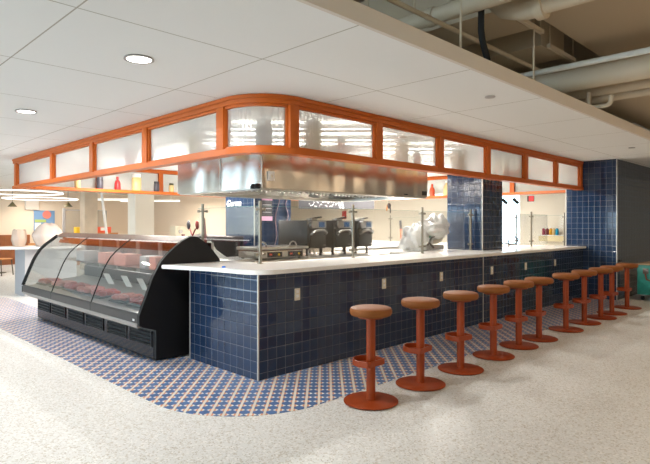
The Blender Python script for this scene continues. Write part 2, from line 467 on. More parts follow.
# ------------------------------------------------------------------ tiled service counter
ct = thing('service_counter', (4, .1, 0), 'L-shaped service counter faced in navy square tiles', 'counter')
MB().box(0, 7.92, 0, .2, 0, .95).build('front_panel', M['tile'], ct, 0)
MB().box(0, .2, .2, 1.15, 0, .95).build('side_panel', M['tile'], ct, 0)
MB().box(-.005, .008, -.005, .008, 0, .95).build('corner_trim', M['trimw'], ct, 0)
MB().box(4.03, 4.045, -.004, .01, 0, .95).build('joint_strip', M['trimw'], ct, 0)
MB().box(-.006, .01, 1.14, 1.155, 0, .95).build('end_trim', M['trimw'], ct, 0)
ov = .06; Rw = .22
arcw = [(-ov+Rw-Rw*math.cos(a), -ov+Rw-Rw*math.sin(a)) for a in [i*PI/2/16 for i in range(17)]]
polyw = [(-.27, 1.25), (-ov-.03, .62)]+arcw[1:]+[(7.915, -ov), (7.915, .8), (5.615, .8), (5.615, .495), (4.925, .495), (4.925, .8), (.62, .8), (.62, 1.25)]
wt = MB().prism(polyw, 'Z', .952, .992)
bmesh.ops.bevel(wt.bm, geom=[e for e in wt.bm.edges if abs(e.verts[0].co.z-e.verts[1].co.z) < 1e-4], offset=.005, segments=2, affect='EDGES')
tag(wt.build('worktop', M['quartz'], None, 30), 'white stone worktop with a rounded corner on the tiled counter', 'worktop')

outl = [(.468, 'nearest the counter corner'), (1.785, 'second from the counter corner'), (2.953, 'left of the joint strip'),
        (4.288, 'just right of the joint strip'), (5.402, 'second from the far end'), (6.566, 'closest to the far end')]
o0 = None
for x, l in outl:
    lab = 'small ivory power outlet on the navy counter front, '+l
    if o0 is None:
        o0 = thing('wall_outlet', (x, -.001, .68), lab, 'outlet', 'outlets along the counter front')
        MB().box(x-.035, x+.035, -.009, -.001, .68, .795, .003).build('plate', M['ivory'], o0)
        for z in (.708, .75): MB().box(x-.017, x+.017, -.012, -.008, z, z+.028, .003).build('socket', M['white'], o0)
    else: copy_tree(o0, (x, -.001, .68), lab)

# ------------------------------------------------------------------ stools
def stool(x, y, label):
    t = thing('bar_stool', (0, 0, 0), label, 'stool', 'rust bar stools along the counter')
    MB().lathe([(0, .003), (.212, .003), (.216, .006), (.216, .012), (.21, .016), (.06, .019), (0, .019)], n=48).build('base', M['rust'], t)
    MB().lathe([(0, .018), (.036, .018), (.036, .68), (0, .68)], n=24).build('pole', M['rust'], t)
    # D-shaped footrest band on the counter side of the pole
    pts = [(.115*math.cos(a), .03+.125*math.sin(a)) for a in [PI*(i/14)*1.16-.08*PI for i in range(15)]]
    fr = MB().ribbon([(-.1, -.055)]+pts[::-1]+[(.1, -.055)], -.004, .004, .29, .335)
    fr.box(-.1, .1, -.059, -.051, .29, .335)
    fr.prism([(-.1, -.055), (.1, -.055)]+pts, 'Z', .288, .294)
    fr.build('footrest', M['rust'], t)
    MB().lathe([(0, .664), (.1, .664), (.1, .684), (0, .684)], n=24).build('seat_plate', M['rust'], t)
    MB().lathe([(0, .682), (.145, .682), (.16, .689), (.168, .706), (.168, .727), (.16, .743), (.14, .75), (.07, .753), (0, .753)], n=48).build('seat', M['tan'], t)
    t.location = (x, y, .003)
    return t
sx = [.285, .945, 1.62, 2.34, 2.99, 3.54, 4.36, 5.06, 5.68, 6.22, 7.03]
sy = [-1.075, -1.085, -1.08, -1.045, -1.02, -1.02, -1.03, -1.02, -1.04, -1.03, -1.02]
nth = ['nearest the camera, by the counter corner', 'second from the near end of the row', 'third from the near end of the row', 'fourth from the near end of the row',
       'fifth from the near end of the row', 'just before the wider gap', 'just after the wider gap in the row', 'fourth from the teal cart', 'third from the teal cart',
       'second from the teal cart', 'last in the row, beside the teal cart']
s0 = stool(sx[0], sy[0], 'rust metal bar stool with round tan seat, '+nth[0])
rots = [0, .1, -.12, .08, -.05, .15, -.1, .05, .1, -.08, .1]
for i in range(1, 11): copy_tree(s0, (sx[i], sy[i], .003), 'rust metal bar stool with round tan seat, '+nth[i], rots[i])
for o in [s0]+[]: pass

# ------------------------------------------------------------------ orange clerestory screens
Z0, Z1 = 2.075, CZ
RF = .5
def arcp(n=20): return [(RF-RF*math.cos(a), RF-RF*math.sin(a)) for a in [i*PI/2/n for i in range(n+1)]]
path = [(0, 7.42)]+arcp()+[(7.91, 0)]      # runs down the left side, round the corner, along the front; inside lies on its left
fs = thing('clerestory_screen', (4, 0, Z0), 'orange framed glazed screen under the ceiling wrapping the rounded counter corner', 'glazed screen')
MB().ribbon(path, -.01, .12, Z0, 2.13).build('bottom_rail', M['orange'], fs)
MB().ribbon(path, .0, .11, 2.545, 2.625).build('top_rail', M['orange'], fs)
MB().ribbon(path, -.012, .0, 2.59, 2.625).build('cap_strip', M['orange'], fs)
posts = []
left = [.61, 2.18, 3.76, 5.36, 7.29]; front = [.44, 1.72, 2.975, 4.215, 5.455, 6.685, 7.85]
for y in left: posts.append(MB().box(.0, .1, y-.06, y+.06, 2.13, 2.545, .004).build('post', M['orange'], fs))
for x in front: posts.append(MB().box(x-.055, x+.055, .0, .1, 2.13, 2.545, .004).build('post', M['orange'], fs))
def pane(path, par, extra=True):
    g = MB().ribbon(path, .05, .058, 2.135, 2.54).build('glass_pane', M['reeded'], par)
    b = MB().ribbon(path, .02, .05, 2.13, 2.15).ribbon(path, .02, .05, 2.52, 2.545)
    for i in (0, -1):
        p = Vector(path[i]); q = Vector(path[1 if i == 0 else -2]); d = (q-p).normalized()*.02
        seg = [p, p+d] if i == 0 else [p+d, p]
        b.ribbon([tuple(seg[0]), tuple(seg[1])], .02, .05, 2.15, 2.52)
    b.build('glazing_bead', M['orange'], g, 0)
for a, b in zip(left, left[1:]): pane([(0, b-.06), (0, a+.06)], fs)
for a, b in zip(front, front[1:]): pane([(a+.055, 0), (b-.055, 0)], fs)
cv = [(0, .56)]+arcp()+[(.39, 0)]
cv = [(0, .56)]+[p for p in arcp() if p[1] < .55 and p[0] < .39]
pane(cv, fs)

def rear_screen(name, p0, p1, n, label):
    """straight run between two plan points"""
    p0 = Vector(p0); p1 = Vector(p1); L = (p1-p0).length; d = (p1-p0)/L
    t = thing(name, ((p0+p1)/2).to_3d()+Vector((0, 0, Z0)), label, 'glazed screen')
    pt = [tuple(p0), tuple(p1)]
    MB().ribbon(pt, -.01, .26, Z0, 2.13).build('bottom_rail', M['orange'], t, 0)
    MB().ribbon(pt, .0, .11, 2.545, 2.625).build('top_rail', M['orange'], t, 0)
    for i in range(n+1):
        c = p0+d*(L*i/n); a = c-d*.05; b = c+d*.05
        MB().ribbon([tuple(a), tuple(b)], 0, .1, 2.13, 2.545).build('post', M['orange'], t, 0)
    for i in range(n):
        a = p0+d*(L*i/n+.05); b = p0+d*(L*(i+1)/n-.05)
        g = MB().ribbon([tuple(a), tuple(b)], .05, .058, 2.135, 2.54).build('glass_pane', M['reeded'], t, 0)
    return t
rear_screen('clerestory_screen', (8.4, 7.3), (.14, 7.3), 6, 'orange framed glazed screen at the rear of the kitchen, its ledge carrying jars')
rear_screen('clerestory_screen', (8.7, .4), (8.7, 7.3), 5, 'orange framed glazed screen at the far side of the kitchen, seen past the tiled column')

def bottle(kind, x, y, z, h, m, label, group, cap=M['white']):
    t = thing(kind, (x, y, z), label, 'bottle' if kind != 'jar' else 'jar', group)
    r = h*.22
    if kind == 'jar':
        MB().lathe([(0, 0), (r*1.15, 0), (r*1.25, h*.05), (r*1.25, h*.72), (r*1.0, h*.8), (0, h*.8)], (x, y, z), 20).build('body', m, t)
        MB().lathe([(0, h*.78), (r*1.1, h*.78), (r*1.1, h), (0, h)], (x, y, z), 20).build('lid', cap, t)
    else:
        MB().lathe([(0, 0), (r, 0), (r*1.05, h*.05), (r*1.0, h*.5), (r*.75, h*.66), (r*.36, h*.76), (r*.36, h*.88), (0, h*.88)], (x, y, z), 20).build('body', m, t)
        MB().lathe([(0, h*.86), (r*.44, h*.86), (r*.4, h), (0, h)], (x, y, z), 16).build('cap', cap, t)
    return t
zb = 2.131
for px_, knd, h, m, cap, lab in [
    (1.06, 'jar', .2, M['straw'], M['white'], 'pale straw coloured jar nearest the left end of the rear orange ledge'),
    (1.5, 'jar', .24, M['dusk'], M['dusk'], 'dark jar on the rear orange ledge, left of the red bottle'),
    (1.87, 'bottle', .27, M['red'], M['red'], 'red bottle on the rear orange ledge above the display case'),
    (2.28, 'jar', .36, M['straw'], M['white'], 'tall cream jar on the rear orange ledge, right of the red bottle'),
    (2.74, 'jar', .22, M['dusk'], M['charcoal'], 'dark small jar on the rear orange ledge between two pale jars'),
    (3.1, 'jar', .2, M['straw'], M['olive'], 'small tan jar on the rear orange ledge beside the steel hood')]:
    bottle(knd, px_, 7.12, zb, h, m, lab, 'jars on the rear ledge', cap)
bottle('bottle', 8.52, 3.85, zb, .3, M['orangered'], 'orange red bottle on the far ledge between hood and tiled column', 'bottles on the far ledge', M['orangered'])
bottle('bottle', 8.52, 3.43, zb, .36, M['straw'], 'pale bottle on the far ledge touching the edge of the tiled column', 'bottles on the far ledge')
for x, y, knd, h, m, lab in [
    (.33, .33, 'jar', .3, M['olive'], 'olive green jar blurred behind the curved corner pane'),
    (.85, .19, 'jar', .34, M['straw'], 'tall tan jar blurred behind the first front pane, left half'),
    (1.28, .19, 'jar', .22, M['pink'], 'pinkish low jar blurred behind the first front pane, right half'),
    (2.35, .19, 'jar', .34, M['straw'], 'tall tan jar blurred behind the second front pane'),
    (2.68, .19, 'jar', .2, M['pink'], 'short pinkish jar blurred behind the second front pane'),
    (3.6, .19, 'jar', .32, M['straw'], 'tan jar blurred behind the third front pane'),
    (4.85, .19, 'jar', .3, M['straw'], 'tan jar blurred behind the fourth front pane'),
    (.19, 1.3, 'jar', .34, M['straw'], 'tan jar blurred behind the left pane next to the curved corner'),
    (.19, 2.9, 'jar', .3, M['pink'], 'pinkish jar blurred behind the second left pane')]:
    bottle(knd, x, y, 2.131 if False else zb, h, m, lab, 'jars behind the glazed screen')
# inner ledge the jars stand on belongs to the screen
lp = [(0, 7.3)]+arcp()+[(7.85, 0)]
MB().ribbon(lp, .12, .27, 2.11, 2.13).build('ledge', M['orange'], fs)

# ------------------------------------------------------------------ stainless hood
HX0, HX1, HY0, HY1, HZ = .5, 3.5, .58, 2.28, 1.79
HT = 2.22
hd = thing('extractor_hood', ((HX0+HX1)/2, (HY0+HY1)/2, HZ), 'large boxy stainless steel extractor hood over the cook line', 'hood')
MB().box(HX0, HX1, HY0, HY0+.02, HZ, HT).build('front_panel', M['steel'], hd, 0)
MB().box(HX0, HX0+.02, HY0+.02, HY1-.02, HZ, HT).build('side_panel', M['steel'], hd, 0)
MB().box(HX1-.02, HX1, HY0+.02, HY1-.02, HZ, HT).build('side_panel', M['steel'], hd, 0)
MB().box(HX0, HX1, HY1-.02, HY1, HZ, HT).build('rear_panel', M['steel'], hd, 0)
lip = [(HX0+.02, HY0+.02), (HX1-.02, HY0+.02), (HX1-.02, HY1-.02), (HX0+.02, HY1-.02)]
MB().ribbon(lip, 0, .1, HZ-.012, HZ+.03, True).build('gutter_rim', M['steel2'], hd, 0)
MB().box(HX0+.02, HX1-.02, HY0+.02, HY1-.02, 2.12, 2.14).build('inner_ceiling', M['steel2'], hd, 0)
MB().box(HX0-.003, HX0, HY0+.75, HY0+.77, HZ, HT).build('seam', M['trimw'], hd, 0)
MB().box(HX0-.004, HX0+.012, HY0-.004, HY0+.012, HZ, HT).build('corner_seam', M['trimw'], hd, 0)
for i in range(5):
    x = HX0+.3+i*.5
    fl = MB().obox((x+.22, 1.5, 1.98), (.46, .5, .03), rx=math.radians(38))
    for k in range(6): fl.obox((x+.05+k*.07, 1.5-.02, 1.99-.04), (.02, .48, .02), rx=math.radians(38))
    fl.build('grease_filter', M['steel2'], hd, 0)
MB().box(HX1-.55, HX1-.47, HY0-.002, HY0, HZ+.02, HZ+.035).build('maker_plate', M['black'], hd, 0)
MB().box(HX1-.13, HX1-.02, HY0-.003, HY0, HZ+.03, HZ+.09).build('control_plate', M['charcoal'], hd, 0)
so = thing('switch_plate', (.62, HY0-.004, 1.865), 'white square switch plate fixed low on the hood front', 'switch')
MB().box(.575, .665, HY0-.012, HY0-.001, 1.865, 1.965, .003).build('plate', M['white'], so)
MB().box(.61, .63, HY0-.018, HY0-.012, 1.9, 1.93).build('rocker', M['ivory'], so, 0)
kn = MB().lathe([(0, 0), (.03, 0), (.034, .02), (.02, .05), (0, .055)], (HX0-.02, HY0+.05, HZ-.01), 14).lathe([(0, 0), (.03, 0), (.034, .02), (.02, .05), (0, .055)], (HX0-.02, HY0+.12, HZ-.01), 14)
kn.build('latch', M['black'], hd)

MB().box(HX0, HX1, HY0, HY1, HT, HT+.015).build('top_panel', M['steel2'], hd, 0)
for x in (HX0+.2, HX1-.2):
    for y in (HY0+.2, HY1-.2): MB().tube([(x, y, HT), (x, y, CZ)], .008, 6).build('hanger_rod', M['steel2'], hd)
MB().box(2.4, 2.9, 1.3, 1.8, HT+.015, CZ).build('exhaust_collar', M['steel2'], hd, 0)
# ------------------------------------------------------------------ curved deli display case
dc = thing('display_case', (0, 3.1, 0), 'long black refrigerated deli display case with curved glass front', 'display case')
prof = [(-.32, .02), (-.32, .325), (-.47, .375), (-.5, .4), (-.5, .49), (-.465, .58), (-.423, .683), (-.355, .862), (-.262, 1.027), (-.19, 1.1), (-.108, 1.165), (-.02, 1.23), (.078, 1.278),
        (.14, 1.275), (.18, 1.262), (.255, 1.214), (.345, 1.134), (.435, 1.034), (.5, .93), (.54, .8), (.54, .02)]
MB().prism(prof, 'Y', 1.27, 1.315).build('end_panel', M['black'], dc, 20)
prof2 = [(-.3, .3), (-.32, .325), (-.47, .375), (-.5, .4), (-.5, .49), (-.46, .5), (.0, .52), (.42, .6), (.42, .95), (.54, .93), (.54, .3)]
MB().prism(prof2, 'Y', 5.03, 5.075).build('end_panel', M['black'], dc, 20)
gl = [(-.49, .505), (-.455, .6), (-.415, .7), (-.35, .865), (-.31, .94), (-.26, 1.02), (-.19, 1.09), (-.108, 1.155), (-.05, 1.2), (0, 1.235)]
ys = [1.32, 2.5, 3.82, 5.03]
for a, b in zip(ys, ys[1:]):
    MB().grid([[(x, a+.008, z) for x, z in gl], [(x, b-.008, z) for x, z in gl]]).build('curved_glass', M['caseglass'], dc, 60)
for y in ys[1:3]:
    MB().ribbon([(0, 0), (1, 0)], 0, 0, 0, 0) if False else None
    t_ = MB(); 
    for (x, z), (x2, z2) in zip(gl, gl[1:]): t_.tube([(x, y, z), (x2, y, z2)], .007, 6)
    t_.build('glass_joint', M['black'], dc)
t_ = MB(); t_.tube([(x-.004, 5.045, z) for x, z in gl], .022, 8); t_.build('end_frame', M['black'], dc)
MB().prism([(x, z) for x, z in gl]+[(.42, 1.235), (.42, .6)], 'Y', 5.055, 5.061).build('end_glass', M['caseglass'], dc, 0)
# dark fascia under the glass, aluminium bumper strip
for a, b in ((1.315, 2.495), (2.505, 3.815), (3.825, 5.03)):
    MB().prism([(-.5, .41), (-.47, .395), (-.44, .41), (-.44, .5), (-.49, .51), (-.502, .49)], 'Y', a, b).build('lower_rail', M['case_metal'], dc, 0)
    MB().prism([(-.49, .36), (-.5, .365), (-.506, .395), (-.5, .408), (-.46, .4), (-.45, .37)], 'Y', a, b).build('bumper_strip', M['silver'], dc, 0)
MB().prism([(-.32, .3), (-.32, .325), (-.45, .37), (-.44, .4), (-.3, .4), (-.3, .3)], 'Y', 1.315, 5.03).build('lower_body', M['case_metal'], dc, 0)
MB().box(-.325, -.3, 1.315, 4.93, .02, .31).build('kick_panel', M['kick'], dc, 0)
MB().box(-.3, .53, 1.32, 4.93, .03, .3).build('plinth', M['black'], dc, 0)
lv = [(1.36, 1.84), (1.94, 2.42), (2.56, 3.06), (3.16, 3.65), (3.79, 4.29), (4.39, 4.87)]
for a, b in lv:
    g = MB().box(-.329, -.324, a, b, .145, .305).build('vent_grille', M['rubber'], dc, 0)
    s_ = MB()
    for z in (.155, .195, .235, .275): s_.obox((-.336, (a+b)/2, z+.012), (.022, b-a-.02, .004), ry=.7)
    s_.box(-.336, -.328, a-.012, a, .14, .31).box(-.336, -.328, b, b+.012, .14, .31)
    s_.build('louvre', M['case_metal'], g, 0)
for x in (-.25, .45):
    for y in (1.36, 4.85): MB().lathe([(0, 0), (.02, 0), (.02, .022), (0, .022)], (x, y, .003), 12).build('foot', M['silver'], dc)
MB().box(.4, .53, 1.315, 5.03, .3, .75).build('rear_body', M['black'], dc, 0)
MB().prism([(-.32, .4), (-.46, .5), (.4, .6), (.4, .4)], 'Y', 1.315, 5.03).build('deck', mat('case_deck', hexc(150, 148, 144), .35, .4), dc, 0)
MB().prism([(-.03, 1.222), (.0, 1.24), (.08, 1.28), (.16, 1.275), (.24, 1.24), (.2, 1.225), (.05, 1.235)], 'Y', 1.315, 5.06).build('top_rail', M['bronze'], dc, 30)
MB().box(.08, .11, 1.4, 4.95, 1.2, 1.215).build('light_tube', M['ledcase'], dc, 0)
MB().box(.0, .36, 1.33, 5.0, .875, .883).build('glass_shelf', M['caseglass'], dc, 0)
for y in (1.7, 2.9, 4.1): MB().box(.0, .38, y, y+.015, .85, .872).build('shelf_bracket', M['silver'], dc, 0)
for i in range(6):
    a = 1.33+i*.617
    d = MB().box(.4, .405, a, a+.6, .76, 1.2).build('rear_door', M['glass'], dc, 0)
    MB().box(.395, .41, a, a+.03, .76, 1.2).box(.395, .41, a+.57, a+.6, .76, 1.2).build('door_frame', M['silver'], d, 0)
MB().box(-.506, -.503, 1.37, 1.41, .43, .45).build('badge', M['white'], dc, 0)

# what lies in the case
def tray(x, y, z, sx_, sy_, m, label, seed):
    t = thing('meat_tray', (x, y, z), label, 'tray', 'packed trays on the deck of the display case')
    MB().box(x-sx_/2, x+sx_/2, y-sy_/2, y+sy_/2, z, z+.02, .006).build('tray', M['charcoal'], t)
    b = MB(); rn = random.Random(seed)
    for i in range(3):
        for j in range(3):
            b.blob((x+(i-1)*sx_*.28, y+(j-1)*sy_*.29, z+.045+rn.uniform(0, .015)), (sx_*.18, sy_*.18, .035), 2, .2, seed*9+i*3+j, z+.018)
    b.build('meat', m, t)
def deckz(x): return .5+(x+.46)/.86*.1+.006
yy = [1.72, 2.18, 2.78, 3.24, 3.68, 4.2, 4.74]
nm = ['nearest the counter end of the case', 'second from the counter end', 'third from the counter end, just past the first joint', 'in the middle of the case', 'in front of the second glass joint', 'second from the far end of the case', 'at the far left end of the case']
for i, y in enumerate(yy):
    tray(-.2, y, deckz(-.36), .3, .36, (M['meat'], M['pink'])[i % 2], ('dark tray of red wrapped meat' if i % 2 == 0 else 'dark tray of pale pink wrapped meat')+' '+nm[i], i+1)
for i, (y, m, l, w_) in enumerate([(2.05, M['carton'], 'salmon coloured carton on the glass shelf at the counter end', .16), (2.28, M['greyleaf'], 'grey carton on the glass shelf beside the salmon carton', .18),
        (2.85, M['carton'], 'wide salmon carton on the glass shelf in the middle pane', .34), (3.45, M['carton'], 'salmon carton on the glass shelf left of the middle', .26), (4.2, M['greyleaf'], 'grey carton on the glass shelf behind the left pane', .3)]):
    tag(MB().box(.08, .3, y, y+w_, .884, 1.02, .004).build('carton', m), l, 'carton', 'cartons on the glass shelf')
tag(MB().box(.06, .17, 1.55, 1.95, 1.281, 1.282).build('brown_card', M['brown']), 'brown card lying on the top of the display case', 'card') if False else None
for i, (x, y, l) in enumerate([(-.13, 1.55, 'nearest the counter end'), (-.1, 1.98, 'second from the counter end'), (-.12, 2.42, 'just right of the first glass joint'), (-.1, 2.9, 'leaning in the middle pane'), (-.12, 3.4, 'left of the middle pane')]):
    tag(MB().obox((x+.22, y, deckz(.1)+.1), (.004, .13, .17), ry=-.5, rz=.05*i).build('price_card', M['card']), 'white price card standing in the display case, '+l, 'card', 'white cards in the display case')

# ------------------------------------------------------------------ sneeze guards
def guard(pts_posts, runs, label, ztop=1.6, posts_h=1.655, z0=.992, r=.017):
    c = pts_posts[0]
    t = thing('sneeze_guard', (c[0], c[1], z0), label, 'glass guard')
    for x, y in pts_posts:
        p = MB().tube([(x, y, z0), (x, y, posts_h)], r, 14).lathe([(0, 0), (.032, 0), (.032, .008), (0, .008)], (x, y, z0), 16).build('post', M['post'], t)
        for z in (z0+.1, posts_h-.09):
            cl = MB()
            cl.tube([(x-.05, y, z), (x+.05, y, z)], .008, 8).obox((x-.055, y, z), (.02, .03, .03)).obox((x+.055, y, z), (.02, .03, .03))
            cl.build('clamp', M['post'], p)
    for (xa, ya), (xb, yb) in runs:
        g = MB().ribbon([(xa, ya), (xb, yb)], -.004, .004, z0+.02, ztop).build('glass_pane', M['guard'], t, 0)
        MB().ribbon([(xa, ya), (xb, yb)], -.0042, .0042, ztop, ztop+.003).build('edge', M['glassedge'], g, 0)
    return t
guard([(.58, 1.83), (.54, .66), (2.0, .66), (3.49, .66), (4.84, .66)], [((.58, 1.93), (.54, .68)), ((.56, .66), (1.98, .66)), ((2.02, .66), (3.47, .66)), ((3.51, .66), (4.9, .66))],
      'clear glass sneeze guard on steel posts round the counter corner to the tiled column')
guard([(7.1, .66)], [((5.63, .66), (7.08, .66)), ((7.12, .66), (7.85, .66))], 'short glass sneeze guard with one steel post in the right-hand opening')
# rear service counter and its guard
tag(MB().box(8.2, 8.85, .45, 7.0, 0, .96).build('rear_counter', M['cream'], None, 0), 'pale service counter on the far side of the kitchen', 'counter')
guard([(8.3, 1.53), (8.3, .5), (8.3, 3.72), (8.3, 5.0)], [((8.3, .52), (8.3, 1.51)), ((8.3, 1.55), (8.3, 3.7)), ((8.3, 3.74), (8.3, 4.98))], 'glass sneeze guard with dark posts on the far kitchen counter', z0=.961)

# ------------------------------------------------------------------ cook line
pt = thing('prep_table', (2.8, 1.7, 0), 'long stainless prep table inside the counter carrying the ovens', 'table')
MB().box(.95, 4.85, 1.28, 2.3, .925, .965, .006).build('tabletop', M['steel2'], pt)
for x in (1.0, 2.9, 4.8):
    for y in (1.34, 2.24): MB().tube([(x, y, 0), (x, y, .925)], .02, 10).build('leg', M['steel2'], pt)
MB().box(1.0, 4.8, 1.34, 2.24, .25, .27).build('undershelf', M['steel2'], pt, 0)

def oven(x, y, label):
    t = thing('countertop_oven', (0, 0, 0), label, 'oven', 'countertop ovens on the prep table')
    W, D, zb_, zt = .36, .62, .105, .5
    MB().box(0, W, 0, D, zb_, zt, .008).build('body', M['oven'], t)
    d = MB().box(.02, W-.02, -.03, 0, zb_+.01, zt-.125, .008).build('door', M['oven'], t)
    hp = [(.05, -.03, .3), (.05, -.07, .325), (.09, -.075, .35), (.18, -.077, .362), (.27, -.075, .35), (.31, -.07, .325), (.31, -.03, .3)]
    MB().tube(hp, .02, 10).build('handle', M['silver'], d)
    MB().obox((.3, -.032, .15), (.06, .004, .012)).build('badge', M['silver'], d, 0)
    cp = MB().box(.12, W-.01, -.025, 0, zt-.11, zt-.008, .004).build('control_panel', M['silver'], t)
    MB().box(.2, W-.05, -.028, -.024, zt-.095, zt-.022).build('screen', M['screen'], cp, 0)
    kb = MB(); kb.tube([(.09, -.045, zt-.06), (.09, 0, zt-.06)], [.052, .056], 24); kb.build('knob', M['silver'], t)
    tl = MB().box(.13, .24, .05, .16, zt, zt+.028, .006).build('latch_block', M['silver'], t)
    MB().obox((.26, .1, zt+.035), (.2, .05, .02), ry=-.12).build('lever', M['rubber'], tl, 0)
    MB().obox((-.003, .14, .33), (.004, .05, .06)).build('side_plate', M['charcoal'], t, 0)
    for lx in (.05, W-.05):
        for ly in (.06, D-.06): MB().lathe([(0, 0), (.024, 0), (.016, .02), (.016, .09), (.026, .106), (0, .106)], (lx, ly, 0), 12).build('leg', M['rubber'], t)
    t.location = (x, y, .9655); t.scale = (1, 1, 1)
    return t
ov0 = oven(2.1, 1.6, 'dark grey countertop oven with screen and arched handle, closest to the counter corner')
copy_tree(ov0, (2.62, 1.6, .9655), 'dark grey countertop oven with screen and arched handle, middle of three')
copy_tree(ov0, (3.12, 1.6, .9655), 'dark grey countertop oven with screen and arched handle, farthest right, beside the trays')

gr = thing('panini_grill', (1.48, 1.6, .966), 'low steel double panini grill behind the corner post', 'grill')
MB().box(1.1, 1.86, 1.42, 1.82, .985, 1.075, .008).build('body', M['steel2'], gr)
MB().box(1.08, 1.94, 1.4, 1.84, 1.085, 1.125, .008).build('lid', M['steel2'], gr)
MB().box(1.1, 1.86, 1.43, 1.81, 1.07, 1.09).build('plate_gap', M['brown'], gr, 0)
for x in (1.36, 1.7):
    c = MB().box(x-.11, x+.13, 1.413, 1.42, .995, 1.06).build('control_panel', M['charcoal'], gr, 0)
    MB().tube([(x+.07, 1.4, 1.027), (x+.07, 1.415, 1.027)], .014, 12).build('knob', M['yellow'], c)
    MB().box(x-.08, x-.04, 1.41, 1.414, 1.02, 1.04).build('indicator', M['orangered'], c, 0)
for x in (1.16, 1.66):
    MB().tube([(x-.06, 1.42, 1.12)]+[(x-.06*math.cos(a), 1.4, 1.13+.06*math.sin(a)) for a in [PI*i/8 for i in range(9)]]+[(x+.06, 1.42, 1.12)], .009, 8).build('handle', M['silver'], gr)
for x in (1.14, 1.82):
    for y in (1.46, 1.78): MB().lathe([(0, 0), (.018, 0), (.018, .02), (0, .02)], (x, y, .9655), 10).build('foot', M['rubber'], gr)

fa = thing('faucet', (1.95, 1.36, .965), 'small arched chrome faucet in front of the first oven', 'faucet')
MB().tube([(1.9, 1.36, .966), (1.9, 1.36, 1.04)]+[(1.95-.05*math.cos(a), 1.36, 1.04+.05*math.sin(a)) for a in [PI*i/10 for i in range(11)]]+[(2.0, 1.36, .99)], .009, 10).build('spout', M['steel2'], fa)
MB().lathe([(0, 0), (.024, 0), (.02, .02), (0, .02)], (1.9, 1.36, .966), 14).build('base', M['steel2'], fa)
# white fin of plastic by the end of the case
tag(MB().prism([(1.42, .966), (1.95, .966), (1.93, .99), (1.66, 1.08), (1.46, 1.215), (1.42, 1.215)], 'Y', 1.99, 2.0).build('splash_panel', M['white'], None, 0) if False else
    MB().prism([(2.02, .993), (1.62, .993), (1.62, 1.005), (1.85, 1.09), (1.98, 1.2), (2.05, 1.2)], 'X', .78, .79).build('splash_panel', M['white'], None, 0),
    'white triangular splash panel standing between display case and grill', 'panel')
cs = MB().box(.55, .94, 1.28, 2.6, .95, .992, .004).build('counter_shelf', M['steel2'])
tag(cs, 'short steel shelf running inward behind the display case end', 'shelf')
tag(MB().lathe([(0, 0), (.02, 0), (.018, .014), (0, .016)], (-.025, .5, .992), 16).build('plastic_disc', M['blue']), 'tiny blue plastic disc lying on the white worktop', 'disc')

# wrapped slicer
sl = thing('meat_slicer', (4.2, 1.05, .993), 'meat slicer wrapped in white plastic bags beside the tiled column', 'slicer')
MB().box(4.0, 4.6, 1.0, 1.24, .993 if False else 1.0, 1.08, .01).build('base', M['greyleaf'], sl)
MB().tube([(4.4, 1.05, 1.24), (4.44, 1.1, 1.24)], .15, 32).build('blade', M['steel2'], sl)
MB().obox((4.28, 1.04, 1.18), (.1, .03, .3), ry=.25).build('guard_plate', M['white'], sl)
MB().tube([(4.12, 1.0, 1.08), (4.2, .98, 1.2), (4.3, .98, 1.22)], .015, 8).build('arm', M['black'], sl)
MB().tube([(4.14, .98, 1.12), (4.25, .97, 1.04)], .014, 8).build('lever', M['black'], sl)
b = MB().blob((3.93, 1.12, 1.15), (.24, .17, .22), 4, .28, 3, 1.0); b.build('plastic_bag', M['film'], sl, 50)
b = MB().blob((4.42, 1.12, 1.33), (.34, .2, .16), 4, .3, 8); b.blob((4.52, 1.1, 1.36), (.2, .17, .2), 4, .3, 5); b.build('plastic_bag', M['film'], sl, 50)
MB().box(4.15, 4.2, .985, .99, 1.2, 1.23).build('tag', mat('green_tag', hexc(40, 140, 110), .5), sl, 0)
# the table the slicer stands on is the prep table run-out by the guard
tag(MB().box(3.5, 4.9, .82, 1.26, .952, .992, .004).build('slicer_shelf', M['quartz']), 'white inner shelf behind the guard carrying the wrapped slicer', 'shelf')

# second table with pans
t2 = thing('rear_table', (5.4, 2.8, 0), 'steel work table deeper in the kitchen carrying flat pans', 'table')
MB().box(4.3, 6.4, 2.4, 3.2, .9, .94, .006).build('tabletop', M['steel2'], t2)
for x in (4.36, 6.34):
    for y in (2.46, 3.14): MB().tube([(x, y, 0), (x, y, .9)], .02, 10).build('leg', M['steel2'], t2)
pn = MB().box(4.4, 5.3, 2.45, 2.8, .941, .985, .008).build('steel_pan', M['steel2']); tag(pn, 'flat steel pan at the near left of the rear work table', 'pan')
pn = MB().box(4.9, 5.9, 2.86, 3.15, .941, 1.04, .01).build('lidded_box', M['white']); tag(pn, 'white flat lidded box at the back of the rear work table', 'box')
pn = MB().box(5.4, 5.95, 2.45, 2.8, .941, 1.03, .01).build('grey_bin', M['greyleaf']); tag(pn, 'low grey bin at the right of the rear work table', 'bin')
hk = thing('push_broom', (7.15, 3.7, 0), 'long red broom handle with dark grip leaning behind the rear table', 'broom')
MB().tube([(7.1, 3.72, .06), (7.3, 3.92, 1.4)], .018, 10).build('handle', M['orangered'], hk)
MB().tube([(7.285, 3.9, 1.3), (7.32, 3.94, 1.5)], .026, 10).build('grip', M['charcoal'], hk)
MB().box(6.9, 7.3, 3.66, 3.78, 0, .07).build('head', M['charcoal'], hk, 0)
hg = thing('utensil_bundle', (6.93, 4.72, 1.7), 'dark and orange utensils hanging below the far orange rail', 'utensils')
ux, uy = 8.55, 5.25
hg.location = (ux, uy, 1.72)
MB().tube([(ux, uy, 2.08), (ux, uy, 1.98)], .006, 6).build('hook', M['black'], hg)
